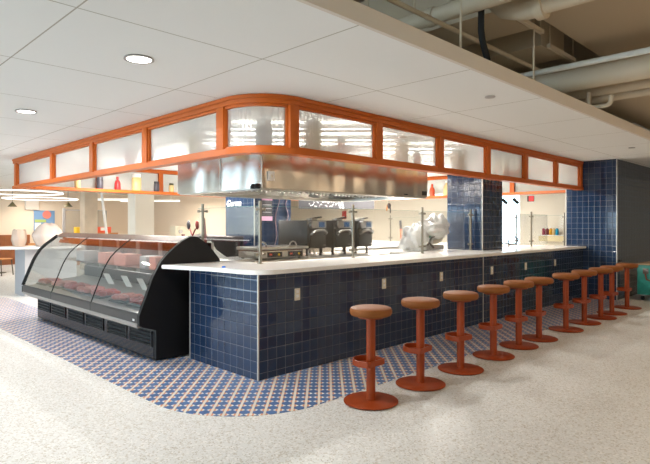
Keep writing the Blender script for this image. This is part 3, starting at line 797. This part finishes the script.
MB().blob((ux, uy, 1.92), (.05, .05, .08), 2, .2, 4).build('grip', M['charcoal'], hg)
MB().tube([(ux-.02, uy+.03, 1.95), (ux-.03, uy+.06, 1.78)], .02, 8).build('ladle', M['wood'], hg)
MB().tube([(ux+.02, uy-.02, 1.95), (ux+.03, uy-.03, 1.72)], .016, 8).build('tongs', M['black'], hg)

# column furniture
nb = thing('notice_card', (2.6, 2.994, 1.5), 'dark notice with pink bands on the kitchen column, behind the corner post', 'notice')
MB().box(2.4, 2.62, 2.99, 2.998, 1.47, 1.93).build('board', M['charcoal'], nb, 0)
MB().box(2.4, 2.62, 2.987, 2.991, 1.8, 1.86).box(2.4, 2.62, 2.987, 2.991, 1.47, 1.54).build('pink_band', M['pinkcard'], nb, 0)
MB().box(2.41, 2.6, 2.987, 2.991, 1.87, 1.92).build('photo', M['greyleaf'], nb, 0)
for z in (1.6, 1.66, 1.72): MB().box(2.42, 2.6, 2.988, 2.991, z, z+.012).build('print_line', M['greyleaf'], nb, 0)
cl = thing('round_fixture', (2.72, 2.99, 1.93), 'round black fixture with a white face high on the kitchen column', 'fixture')
MB().tube([(2.67, 2.999, 1.93), (2.67, 2.93, 1.93)], .075, 24).build('housing', M['black'], cl)
MB().tube([(2.68, 2.93, 1.935), (2.68, 2.925, 1.935)], .05, 20).build('face', M['white'], cl)
for x, zz, lab in ((2.76, 1.0, 'left mauve cable hanging down the kitchen column to the counter'), (2.93, 1.45, 'right mauve cable hanging down the kitchen column behind the oven')):
    pp = [(x, 2.985, CZ)]+[(x+.03*math.sin(k*1.1)-(.012*k if zz < 1.2 else 0), 2.985, 2.0-k*(2.0-zz)/9) for k in range(10)]
    tag(MB().tube(pp, .008, 6).build('cable', M['cable']), lab, 'cable')
tx = bpy.data.curves.new('lettering', 'FONT'); tx.body = 'Gurma'; tx.size = .145; tx.shear = .25; tx.extrude = .003; tx.offset = .002
to = bpy.data.objects.new('lettering_tmp', tx); COL.objects.link(to)
bpy.context.view_layer.update()
me = bpy.data.meshes.new_from_object(to.evaluated_get(bpy.context.evaluated_depsgraph_get())); bpy.data.objects.remove(to)
sg = bpy.data.objects.new('wall_lettering', me); COL.objects.link(sg); me.materials.clear(); me.materials.append(M['white'])
me.transform(Matrix.Translation((2.255, 3.76, 1.715)) @ Matrix.Rotation(-PI/2, 4, 'Z') @ Matrix.Rotation(PI/2, 4, 'X'))
tag(sg, 'white script lettering high on the left face of the kitchen column', 'sign')

mb = thing('menu_board', (4.95, 3.9, 1.72), 'long black menu board with white scrawl hanging behind the ovens', 'sign')
d = Vector((.7071, -.7071, 0))
MB().obox((5.0, 3.82, 1.825), (1.55, .04, .19), rz=-PI/4).build('board', M['charcoal'], mb, 0)
st = MB(); rn = random.Random(3)
for k in range(26):
    u = -.55+k*.022+rn.uniform(-.01, .01); c = Vector((5.0, 3.82, 1.83))+d*u-Vector((.7071, .7071, 0))*.022
    st.obox((c.x, c.y, c.z+rn.uniform(-.05, .05)), (rn.uniform(.01, .05), .004, .012), rz=-PI/4, ry=rn.uniform(-1, 1))
st.build('scrawl', M['white'], mb, 0)
st = MB()
for u in (.06, .12):
    c = Vector((5.0, 3.82, 1.825))+d*u-Vector((.7071, .7071, 0))*.022
    st.obox((c.x, c.y, c.z), (.03, .004, .17), rz=-PI/4, ry=-.25)
st.build('slash_mark', M['white'], mb, 0)
for u in (-.6, .6):
    c = Vector((5.0, 3.82, 1.9))+d*u
    MB().tube([(c.x, c.y, 1.9), (c.x, c.y, CZ)], .006, 6).build('hanger', M['black'], mb)

# black tub in a maroon folding stand, utensils
tb = thing('serving_cart', (1.75, 3.6, 0), 'black boxy cart with maroon slanted legs in front of the blue column', 'cart')
MB().box(1.6, 2.2, 3.2, 4.1, .7, 1.22, .01).build('cabinet', mat('cart_black', hexc(52, 48, 48), .45), tb)
MB().box(1.592, 1.6, 3.25, 4.05, 1.1, 1.12).build('shelf_slot', M['black'], tb, 0)
for y0, y1 in ((3.15, 3.35), (4.1, 3.95)):
    MB().tube([(1.55, y0, .02), (1.55, y1, 1.5 if y0 < 3.5 else 1.25)], .028, 8).build('leg', M['maroon'], tb)
for k, (dy, m) in enumerate(((-.06, M['maroon']), (.05, M['charcoal']))):
    u = thing('serving_spoon', (1.75, 4.0+dy, 1.22), ('maroon' if k == 0 else 'dark grey')+' handled spoon standing on the black cart', 'spoon')
    MB().tube([(1.75, 4.0, 1.221), (1.75, 4.0+dy*1.6, 1.34)], .012, 8).build('handle', M['maroon'], u)
    MB().blob((1.75, 4.0+dy*2.4, 1.4), (.03, .04, .075), 2, .1, 2).build('bowl', m, u)

# far side: bottles, window-side things, red sign
sh = thing('wall_shelf', (13.8, 2.8, 1.03), 'pale wood box shelf on the far wall carrying pump bottles', 'shelf')
MB().box(13.55, 13.99, 2.35, 3.3, .9, 1.07).build('body', mat('pale_ply', hexc(216, 200, 160), .6), sh, 0)
MB().box(13.52, 13.99, 2.33, 3.32, 1.07, 1.09).build('top', M['white'], sh, 0)
def pump(y, m, lab):
    t = thing('pump_bottle', (13.7, y, 1.091), lab, 'bottle', 'pump bottles on the far shelf')
    MB().lathe([(0, 0), (.048, 0), (.05, .02), (.05, .17), (.02, .21), (0, .21)], (13.7, y, 1.091), 16).build('body', m, t)
    MB().tube([(13.7, y, 1.3), (13.7, y, 1.36), (13.66, y, 1.36)], .012, 6).build('pump', M['white'], t)
for y, m, l in ((3.2, M['crimson'], 'crimson pump bottle at the left end of the far shelf'), (3.09, M['maroon'], 'dark red pump bottle beside the crimson one'), (2.98, M['amber'], 'amber pump bottle in the middle of the far shelf'),
                (2.89, M['straw'], 'straw coloured pump bottle between amber and blue'), (2.79, M['aqua'], 'bright blue pump bottle at the right end of the far shelf')): pump(y, m, l)
es = thing('red_sign', (10.5, 2.6, 2.2), 'small red illuminated sign hanging under the ceiling in the right opening', 'sign')
ex, ey = 11.2, 2.5
es.location = (ex, ey, 2.02)
MB().obox((ex, ey, 2.11), (.05, .17, .15)).build('housing', M['charcoal'], es, 0)
MB().obox((ex-.028, ey-.025, 2.11), (.01, .12, .13)).build('face', mat('red_sign_face', hexc(220, 60, 60), .4, emit=hexc(230, 60, 60), estr=.8), es, 0)
MB().tube([(ex, ey, 2.18), (ex, ey, CZ)], .01, 6).build('stem', M['white'], es)
for k, (px_, py_) in enumerate(((11.2, 3.27), (11.2, 2.95))):
    t = thing('track_spotlight', (px_, py_, 2.0), ('left' if k == 0 else 'right')+' of two small black track spotlights seen against the bright window', 'spotlight', 'track spotlights')
    MB().tube([(px_, py_, 2.12), (px_, py_, CZ)], .008, 6).build('stem', M['black'], t)
    MB().tube([(px_, py_+.04, 2.12), (px_-.02, py_-.1, 2.0)], .045, 12).build('head', M['black'], t)
sf = thing('sink_faucet', (7.0, 1.2, .97), 'dark gooseneck faucet near the right-hand opening of the counter', 'faucet')
fx, fy = 7.6, 1.36
sf.location = (fx, fy, .93)
MB().tube([(fx, fy, .94), (fx, fy, 1.1)], .014, 8).tube([(fx, fy, 1.02), (fx-.18, fy+.15, 1.03), (fx-.22, fy+.19, .99)], .011, 8).build('spout', M['charcoal'], sf)
MB().tube([(fx, fy, 1.0), (fx+.12, fy-.1, 1.01), (fx+.16, fy-.13, 1.1), (fx+.1, fy-.08, 1.16)], .016, 8).build('handle', M['charcoal'], sf)
sk = thing('sink_table', (7.0, 1.6, 0), 'steel sink table inside the right-hand opening', 'table')
MB().box(5.7, 7.85, 1.3, 2.2, .89, .935, .006).build('tabletop', M['steel2'], sk)
for x in (5.76, 7.79):
    for y in (1.36, 2.14): MB().tube([(x, y, 0), (x, y, .89)], .02, 8).build('leg', M['steel2'], sk)
al = thing('fire_alarm', (13.98, 11.9, 1.6), 'small red fire alarm box on the far wall above the ovens', 'alarm')
MB().box(13.93, 13.998, 11.85, 12.05, 1.66, 2.0, .01).build('box', M['red'], al)
MB().box(13.92, 13.93, 11.9, 12.0, 1.72, 1.78).build('handle', M['white'], al, 0)

# ------------------------------------------------------------------ ceiling fittings
for k, (x, y, lab, on) in enumerate([(-1.144, -.05, 'bright round recessed downlight, the larger one at upper left', True), (-1.16, 2.55, 'bright round recessed downlight farther back at the left edge', True)]):
    t = thing('downlight', (x, y, CZ-.012), lab, 'downlight', 'recessed downlights')
    MB().lathe([(.085, .011), (.105, .011), (.108, .0), (.09, -.001), (.085, .006)], (x, y, CZ-.012), 32).build('trim_ring', M['silver'], t)
    MB().lathe([(0, .003), (.086, .003), (.086, .011), (0, .011)], (x, y, CZ-.012), 32).build('diffuser', M['lamp'], t)
for x, y, lab in ((1.778, -1.304, 'flat grey sprinkler cover on the ceiling above the stools'), (6.5, -1.237, 'flat grey sprinkler cover on the ceiling near the tiled wall')):
    tag(MB().lathe([(0, 0), (.045, 0), (.05, .006), (.05, .01), (0, .01)], (x, y, CZ-.01), 24).build('sprinkler_cover', M['silver']), lab, 'sprinkler')
# LED battens added in the kitchen for streaks in the reeded panes
rt = Vector((.7071, -.7071, 0))
def batten(x, y, z, L, ang, lab, far=False):
    t = thing('led_batten', (x, y, z), lab, 'light', 'linear lights')
    MB().obox((x, y, z+.02), (L, .06, .04), rz=ang).build('housing', M['white'], t, 0)
    MB().obox((x, y, z-.006), (L-.02, .05, .012), rz=ang).build('diffuser', M['ledring' if far else 'led'], t, 0)
    MB().obox((x, y, z+.043), (L-.02, .05, .006), rz=ang).build('added_uplight', M['ledring' if far else 'upfill'], t, 0)  # glowing strip added on top to brighten the ceiling and panes
    for s_ in (-.35, .35):
        MB().tube([(x+math.cos(ang)*L*s_, y+math.sin(ang)*L*s_, z+.04), (x+math.cos(ang)*L*s_, y+math.sin(ang)*L*s_, CZ)], .006, 6).build('hanger', M['white'], t)
batten(1.35, .95, 2.5, 1.7, -PI/4, 'added streak light over the hood, nearest the curved corner')
batten(1.95, 1.5, 2.5, 2.3, -PI/4, 'second added streak light over the hood, behind the nearest one')
batten(3.7, .95, 2.5, 1.3, -PI/4, 'added streak light over the right end of the hood')
batten(5.9, 1.9, 2.5, 2.6, 0, 'added linear light above the sink table')
batten(4.4, 2.75, 2.5, 2.0, 0, 'added linear light above the rear work table')
batten(1.6, 4.9, 2.5, 3.6, PI/2, 'added linear light above the black cart')
batten(6.6, 5.2, 2.5, 2.8, PI/2, 'added linear light before the far counter')
batten(5.2, 14.6, 2.28, 1.6, -PI/4, 'thin linear light far back above the cream appliance', True)
batten(6.5, 14.8, 2.28, 2.2, -PI/4, 'thin linear light far back beside the kitchen column', True)
def ring(cx, cy, z, r, lab):
    t = thing('ring_light', (cx, cy, z), lab, 'light', 'ring lights')
    P_ = [(cx+r*math.cos(a), cy+r*math.sin(a)) for a in [2*PI*i/64 for i in range(64)]]
    MB().ribbon(P_, -.015, .015, z-.012, z+.012, True).build('ring', M['ledring'], t)
    MB().ribbon(P_, -.017, .017, z+.012, z+.02, True).build('cover', M['white'], t)
    for k in range(3):
        a = 2*PI*k/3+.4
        MB().tube([(cx+r*math.cos(a), cy+r*math.sin(a), z+.04), (cx+r*math.cos(a), cy+r*math.sin(a), CZ-.002)], .004, 5).build('cable', M['white'], t)
ring(1.48, 12.8, 2.3, 1.2, 'large white ring light cut by the left picture edge, the nearer of two')
ring(3.2, 16.2, 2.3, 1.15, 'large white ring light above the left seating, the farther of two')
for (x, y), lab in (((2.55, 17.1), 'olive cone pendant lamp nearer the left picture edge'), ((4.0, 15.95), 'olive cone pendant lamp beside the blue poster')):
    t = thing('pendant_lamp', (x, y, 2.05), lab, 'lamp', 'cone pendants')
    MB().lathe([(.15, 0), (.02, .16), (0, .17)], (x, y, 2.04), 20).lathe([(.145, 0), (0, .004)], (x, y, 2.045), 20).build('shade', M['olive'], t)
    MB().tube([(x, y, 2.2), (x, y, CZ)], .006, 6).build('cord', M['darkmetal'], t)

# ------------------------------------------------------------------ background left
ps = thing('poster', (3.7, 17.3, 1.2), 'blue poster with salmon and lime shapes on the back wall', 'poster')
MB().box(3.35, 4.05, 17.45, 17.499, 1.1, 1.93).build('sheet', M['sky'], ps, 0)
MB().tube([(3.78, 17.45, 1.78), (3.78, 17.44, 1.78)], .15, 24).build('salmon_disc', M['salmon'], ps)
MB().box(3.37, 3.75, 17.44, 17.45, 1.5, 1.6).build('lime_band', M['lime'], ps, 0)
MB().box(3.37, 3.58, 17.44, 17.45, 1.12, 1.48).build('white_block', M['white'], ps, 0)
gp = thing('glass_partition', (4.4, 16.6, 0), 'framed hazy glass partition right of the blue poster', 'partition')
MB().box(4.02, 4.1, 16.5, 16.56, 0, 2.0).build('post', M['greyleaf'], gp, 0)
MB().box(5.55, 5.6, 16.5, 16.56, 0, 1.95).build('post', M['greyleaf'], gp, 0)
MB().box(4.1, 5.55, 16.52, 16.53, .1, 1.93).build('pane', M['haze'], gp, 0)
MB().box(4.1, 5.55, 16.5, 16.56, 1.93, 1.96).build('head_rail', M['greyleaf'], gp, 0)
bs = tag(MB().box(4.0, 5.6, 15.5, 15.9, 0, 1.12).build('serving_counter', M['wood'], None, 0), 'wooden counter in front of the hazy partition carrying bright packs', 'counter')
for x0, x1, m, l in ((4.12, 4.55, M['yellow'], 'yellow pack at the left on the wooden counter'), (4.58, 4.72, M['dusk'], 'dark narrow pack between yellow and orange packs'), (4.8, 5.35, M['orangered'], 'orange red pack with white band at the right on the wooden counter')):
    p_ = thing('display_pack', ((x0+x1)/2, 15.6, 1.121), l, 'box', 'packs on the wooden counter')
    MB().box(x0, x1, 15.52, 15.75, 1.121, 1.33, .01).build('box', m, p_)
    MB().box(x0+(x1-x0)*.3, x1-(x1-x0)*.25, 15.515, 15.52, 1.2, 1.31).build('label_panel', M['card'], p_, 0)
wb = tag(MB().box(3.05, 3.5, 17.4, 17.5, 1.95, 2.3, .01).build('wall_cabinet', M['drywall'], None), 'small pale box mounted high on the back wall above the poster', 'cabinet')
cl_ = thing('stone_column', (4.2, 13.6, 0), 'pale veined column standing behind the display case with a slanted light strip', 'column')
MB().box(3.6, 4.0, 13.4, 13.8, 0, CZ).build('shaft', M['stone'], cl_, 0)
MB().tube([(4.06, 13.3, CZ), (4.22, 13.2, 1.0)], .04, 6).build('light_strip', M['white'], cl_)
cw = thing('white_column', (5.0, 12.0, 0), 'plain white square column in the background behind the case', 'column')
MB().box(4.35, 4.95, 11.5, 12.0, 0, CZ).build('shaft', M['cream'], cw, 0)
# partition wall behind the kitchen
struct(MB().box(8.0, 8.2, 9.5, 17.5, 0, CZ).build('wall_middle', M['beige'], smooth=0))
ap = thing('counter_appliance', (5.6, 11.2, 1.1), 'cream boxy appliance standing on the back counter right of the white column', 'appliance')
bc = tag(MB().box(3.4, 7.4, 9.4, 10.0, 0, 1.02).build('back_counter', M['cream'], None, 0), 'cream back counter behind the display case', 'counter')
ap.location = (4.75, 9.6, 1.021)
MB().prism([(4.55, 1.021), (4.55, 1.37), (4.85, 1.37), (5.0, 1.2), (5.0, 1.021)], 'Y', 9.5, 9.8).build('body', mat('cream_plastic', hexc(226, 212, 186), .45), ap, 0)
MB().tube([(4.7, 9.48, 1.22), (4.7, 9.5, 1.22)], .06, 18).build('dial', M['silver'], ap)
MB().box(5.0, 5.3, 9.5, 9.75, 1.021, 1.13, .01).build('drip_tray', M['greyleaf'], ap)
tag(MB().box(5.36, 5.6, 9.5, 9.75, 1.021, 1.15, .01).build('napkin_box', M['card']), 'pale low box beside the cream appliance', 'box')
tag(MB().blob((3.5, 9.6, 1.075), (.09, .06, .055), 2, .2, 6, 1.021).build('bread_roll', M['wood']), 'small brown bread on the back counter behind the case', 'bread')
tag(MB().blob((3.68, 9.55, 1.07), (.07, .06, .05), 2, .25, 9, 1.021).build('dark_bundle', M['charcoal']), 'small dark bundle beside the bread on the back counter', 'bundle')

# left counter with bagged goods
lc = thing('round_end_counter', (.5, 8.2, 0), 'white counter with rounded end and grey base behind the display case', 'counter')
pl = [(1.3, 7.55)]+[(.45-.5*math.sin(a)*1.1, 8.05-.5*math.cos(a)) for a in [PI*i/16 for i in range(17)]]+[(1.3, 8.55)]
MB().prism(pl, 'Z', .93, .97).build('worktop', M['quartz'], lc, 30)
MB().box(.3, 1.28, 7.75, 8.4, 0, .93).build('base', M['greyleaf'], lc, 0)
def bag(c, r, h, seed, top=.25):
    rn = random.Random(seed); b = MB(); n = 40; rows = []
    ph = [rn.uniform(0, 6) for _ in range(6)]
    for i in range(15):
        t = i/14; rr = r*(.82+.3*math.sin(min(1, t*1.6)*PI*.6)-.12) if t < .5 else r*((1-(t-.5)/.5)**.55*(1-top)+top*.98)
        ring = []
        for k in range(n+1):
            a = 2*PI*(k % n)/n
            q = 1+.035*math.sin(7*a+ph[0]+3*t)+.03*math.sin(11*a+ph[1]-5*t)*t+.05*math.sin(2*a+ph[2])+.02*math.sin(17*a+ph[3]+9*t)
            ring.append((c[0]+rr*q*math.cos(a), c[1]+rr*q*math.sin(a), .972+h*t*(1+.04*math.sin(3*a+ph[4])*t)))
        rows.append(ring)
    b.grid(rows); bmesh.ops.remove_doubles(b.bm, verts=b.bm.verts, dist=1e-5)
    e = [ed for ed in b.bm.edges if ed.is_boundary]; bmesh.ops.holes_fill(b.bm, edges=e, sides=0)
    return b
g1 = tag(bag((.78, 7.95), .3, .46, 11).build('wrapped_bag', M['filmbig'], None, 60), 'large white plastic bag bundle on the rounded white counter', 'bag')
g2 = tag(bag((.3, 8.12), .14, .33, 21, .8).build('wrapped_bag', M['filmpink'], None, 60), 'smaller pinkish bag left of the large white bundle', 'bag')

def chair(x, y, rz, lab):
    t = thing('dining_chair', (0, 0, 0), lab, 'chair', 'wooden cafe chairs')
    MB().box(-.21, .21, -.21, .21, .44, .47, .012).build('seat', M['wood'], t)
    MB().obox((0, .22, .75), (.4, .02, .2), rx=-.12, bev=.006).build('backrest', M['wood'], t)
    for sx_ in (-.19, .19):
        MB().tube([(sx_, .24, .86), (sx_, .2, .45), (sx_*1.1, .25, 0)], .013, 8).build('leg', M['darkmetal'], t)
        MB().tube([(sx_, -.18, .45), (sx_*1.1, -.22, 0)], .013, 8).build('leg', M['darkmetal'], t)
    t.location = (x, y, 0); t.rotation_euler = (0, 0, rz)
    return t
c0 = chair(1.2, 13.1, .6, 'wooden cafe chair at the left picture edge, nearest the white counter')
copy_tree(c0, (1.15, 14.9, 0), 'wooden cafe chair behind the nearer one, by the slatted wall', 2.6)
copy_tree(c0, (2.2, 13.9, 0), 'wooden cafe chair partly hidden by the round-ended counter', -.8)
ta = thing('cafe_table', (1.5, 14.2, 0), 'small wooden cafe table among the chairs at far left', 'table')
MB().lathe([(0, .72), (.36, .72), (.37, .735), (.36, .75), (0, .75)], (1.35, 14.0, 0), 32).build('tabletop', M['wood'], ta)
MB().lathe([(0, 0), (.22, 0), (.22, .015), (.03, .03), (.03, .72), (0, .72)], (1.35, 14.0, 0), 24).build('pedestal', M['darkmetal'], ta)

# ------------------------------------------------------------------ teal cart
tc = thing('tool_cart', (8.6, -1.1, 0), 'chipped teal metal cart with rope handle at the right picture edge', 'cart')
MB().box(8.2, 9.0, -1.4, -.86, .11, .66, .012).build('body', M['teal'], tc)
MB().box(8.18, 9.02, -1.42, -.84, .66, .69, .008).build('lid', mat('worn_tan_board', hexc(176, 150, 116), .6, var=.15), tc)
MB().box(8.185, 8.2, -1.05, -.96, .5, .6, .004).build('latch', M['bronze'], tc)
MB().tube([(8.19, -1.0, .5), (8.15, -1.03, .4), (8.14, -1.15, .36), (8.15, -1.27, .39), (8.19, -1.32, .46)], .014, 8).build('rope_handle', M['brown'], tc)
MB().tube([(8.19, -1.2, .56), (8.2, -1.2, .56)], .02, 10).build('keyhole', M['black'], tc)
for x in (8.3, 8.9):
    for y in (-1.33, -.93):
        c = MB().tube([(x, y-.02, .045), (x, y+.02, .045)], .045, 16).build('caster', M['rubber'], tc)
        MB().box(x-.02, x+.02, y-.028, y+.028, .08, .11).build('fork', M['silver'], c, 0)

# ------------------------------------------------------------------ open plenum over the hall
def pipe(name, pts, r, m, lab, cat='pipe', bands=0):
    t = thing(name, pts[0], lab, cat)
    MB().tube(pts, r, 18).build('run', m, t)
    p0, p1 = Vector(pts[0]), Vector(pts[-1])
    if (p1-p0).length > 3:
        if name != 'conduit':
          for y_ in (-4.2, -2.6): MB().tube([(p0.x, y_, p0.z), (p0.x, y_, 3.42)], .008, 6).build('hanger_rod', m, t)
    for k in range(bands):
        c = p0.lerp(p1, (k+.5)/bands); d_ = (p1-p0).normalized()*.04
        MB().tube([c-d_, c+d_], r*1.14, 18).build('coupling', m, t)
    return t
pipe('conduit', [(-6, -1.16, 3.2), (3.25, -1.16, 3.2)], .022, M['pipe'], 'thin beige conduit running just above the ceiling edge', bands=6)
pipe('thin_pipe', [(2.42, -8.9, 2.95), (2.42, .3, 2.95)], .028, M['pipe_grey'], 'thin pale pipe crossing in front of the thick beige pipe', bands=0)
pipe('thick_pipe', [(3.45, -8.9, 3.08), (3.45, 3.0, 3.08)], .13, M['pipe'], 'thickest beige pipe at the lower right of the open ceiling', bands=0)
pipe('thick_pipe', [(3.9, -8.9, 3.02), (3.9, 2.0, 3.02)], .07, M['pipe'], 'medium beige pipe directly under the thickest pipe')
pipe('thick_pipe', [(4.12, -8.9, 2.97), (4.12, 2.0, 2.97)], .06, M['pipe'], 'lowest medium beige pipe beside the trap pipe')
pipe('drain_pipe', [(1.62, -8.9, 3.3), (1.62, -1.85, 3.3)], .085, M['pipe'], 'large beige drain pipe at the top of the picture ending in an elbow', bands=3)
el = thing('pipe_elbow', (1.62, -1.8, 3.36), 'bulky beige pipe elbow with ribbed collars at the top of the picture', 'pipe')
MB().tube([(1.62, -1.85, 3.3), (1.62, -1.7, 3.31), (1.6, -1.55, 3.36), (1.58, -1.48, 3.44), (1.57, -1.45, 3.56)], .1, 20).build('bend', M['pipe'], el)
MB().tube([(1.62, -1.9, 3.3), (1.62, -1.83, 3.3)], .125, 20).build('collar', M['pipe'], el)
MB().tube([(1.575, -1.46, 3.5), (1.57, -1.45, 3.57)], .125, 20).build('collar', M['pipe'], el)
pipe('drain_pipe', [(1.25, -5.0, 3.33), (1.25, 3, 3.33)], .075, M['pipe'], 'long beige pipe crossing behind the black hose at upper middle', bands=5)
pipe('black_hose', [(1.35, -1.45, 3.5), (1.34, -1.45, 3.12), (1.36, -1.45, 3.04), (1.5, -1.45, 2.8)], .028, M['rubber'], 'black bent hose dropping to the ceiling edge', 'hose')
tr = [(3.74, -1.53, 2.97), (3.74, -1.53, 2.84)]+[(3.74, -1.58+.05*math.cos(a), 2.84-.05*math.sin(a)) for a in [PI/2*i/6 for i in range(1, 7)]]+[(3.74, -1.72, 2.79)]+[(3.74, -1.72-.05*math.sin(a), 2.84-.05*math.cos(a)) for a in [PI/2*i/6 for i in range(1, 7)]]+[(3.74, -1.77, 2.9)]
pipe('trap_pipe', tr, .026, M['pipe'], 'small beige U-shaped trap pipe hanging below the pipes at right', bands=0)
def duct(x0, x1, y0, y1, z0, z1, lab, seams=4):
    t = thing('air_duct', ((x0+x1)/2, (y0+y1)/2, z0), lab, 'duct')
    MB().box(x0, x1, y0, y1, z0, z1, .006).build('casing', M['plenum'], t)
    for y in (y0+.3*(y1-y0), y1-.2*(y1-y0)): MB().box((x0+x1)/2-.02, (x0+x1)/2+.02, y-.02, y+.02, z1-.01, 4.3).build('hanger_strap', M['pipe'], t, 0)
    if seams:
        s_ = MB()
        for k in range(1, seams):
            y = y0+(y1-y0)*k/seams; s_.box(x0-.01, x1+.01, y-.012, y+.012, z0-.01, z1+.01)
        s_.build('flange', M['plenum'], t, 0)
    return t
duct(-1.0, 3.99, -8.9, -1.6, 3.42, 3.9, 'wide flat beige air duct filling the upper right corner', 0)
duct(4.5, 7.6, -8.9, -1.3, 3.0, 3.35, 'flat beige boxed soffit below the pipes at the right edge', 0)
duct(1.75, 2.45, -1.4, 5.0, 3.42, 4.0, 'beige rectangular duct running back over the ceiling, left of two', 4)
duct(2.95, 3.6, -1.3, 5.0, 3.4, 3.9, 'beige rectangular duct running back over the ceiling, right of two', 4)
def hanger(x, y, z, L, lab):
    t = thing('trapeze_hanger', (x, y, z), lab, 'bracket', 'trapeze hangers')
    MB().box(x, x+L, y-.02, y+.02, z, z+.04).build('channel', M['pipe'], t, 0)
    for u in (.04, L-.04): MB().tube([(x+u, y, z), (x+u, y, 4.3)], .008, 6).build('rod', M['pipe'], t)
hanger(1.7, -1.5, 3.36, .8, 'beige trapeze hanger under the left rectangular duct')
hanger(2.9, -1.4, 3.34, .75, 'beige trapeze hanger under the right rectangular duct')
for (x, y, z), lab in (((.75, -1.16, 3.2), 'thin hanging rod holding the conduit at far left'), ((1.0, -1.45, 2.78), 'thin hanging rod second from the left'), ((2.3, -1.5, 2.78), 'thin hanging rod left of the thin pale pipe')):
    tag(MB().tube([(x, y, z), (x, y, 4.3)], .01, 6).build('hanging_rod', M['pipe']), lab, 'rod')
struct(MB().box(8.2, 8.4, -9, YB-.03, CZ+.1, 4.3).build('wall_upper', M['plenum'], smooth=0)) if False else None

# ------------------------------------------------------------------ light
world = bpy.data.worlds.new('World'); SC.world = world; world.use_nodes = True
bg = world.node_tree.nodes['Background']; bg.inputs[0].default_value = (.64, .85, 1, 1); bg.inputs[1].default_value = 3.9
def area(name, loc, size, sy_, power, col=(1, .95, .88), rot=(0, 0, 0)):
    l = bpy.data.lights.new(name, 'AREA'); l.shape = 'RECTANGLE'; l.size = size; l.size_y = sy_; l.energy = power; l.color = col
    o = bpy.data.objects.new(name, l); COL.objects.link(o); o.location = loc; o.rotation_euler = rot
    return o
for x, y in ((-1.144, -.05), (-1.16, 2.55), (-1.16, 5.2)): area('downlight_lamp', (x, y, CZ-.03), .16, .16, 25)
for x, y, sx_, sy_ in ((5.9, 1.9, 2.5, .05), (4.4, 2.75, 2, .05), (1.6, 4.9, .05, 3.5), (6.6, 5.2, .05, 2.7)): area('kitchen_fill_lamp', (x, y, 2.48), sx_, sy_, 110, (1, .96, .9))  # lamps added under the kitchen battens to brighten the interior
area('hood_fill_lamp', (2.0, 1.4, 2.05), 1.6, .1, 60, (1, .97, .92))  # lamp added inside the hood to lift its dark underside
for x, y, e_ in ((1.5, 12.8, 26), (3.2, 16.2, 26), (6.5, 13, 50), (11, 5, 90), (11, 10, 80)): area('ring_and_fill_lamp', (x, y, 2.27), 1.2, 1.2, e_, (1, .9, .78))  # first two light the rings; the others are added to brighten the background
for x, y in ((2, -5.5), (7, -5.5)): area('hall_fill_lamp', (x, y, 2.9), 3, 1.5, 50, (1, .74, .48))  # added lamps without fixtures, lifting the hall and warming its floor

# ------------------------------------------------------------------ camera
cam = bpy.data.cameras.new('camera'); co = bpy.data.objects.new('camera', cam); COL.objects.link(co)
co.location = (-2.9755, -3.8224, 1.4); co.rotation_euler = (PI/2, 0, -PI/4)
cam.sensor_width = 36; cam.lens = 537/650*36; cam.shift_y = -7/650
SC.camera = co
SC.view_settings.view_transform = 'Standard'; SC.view_settings.look = 'None'; SC.view_settings.gamma = 1; SC.view_settings.exposure = .9
SC.view_settings.use_curve_mapping = False
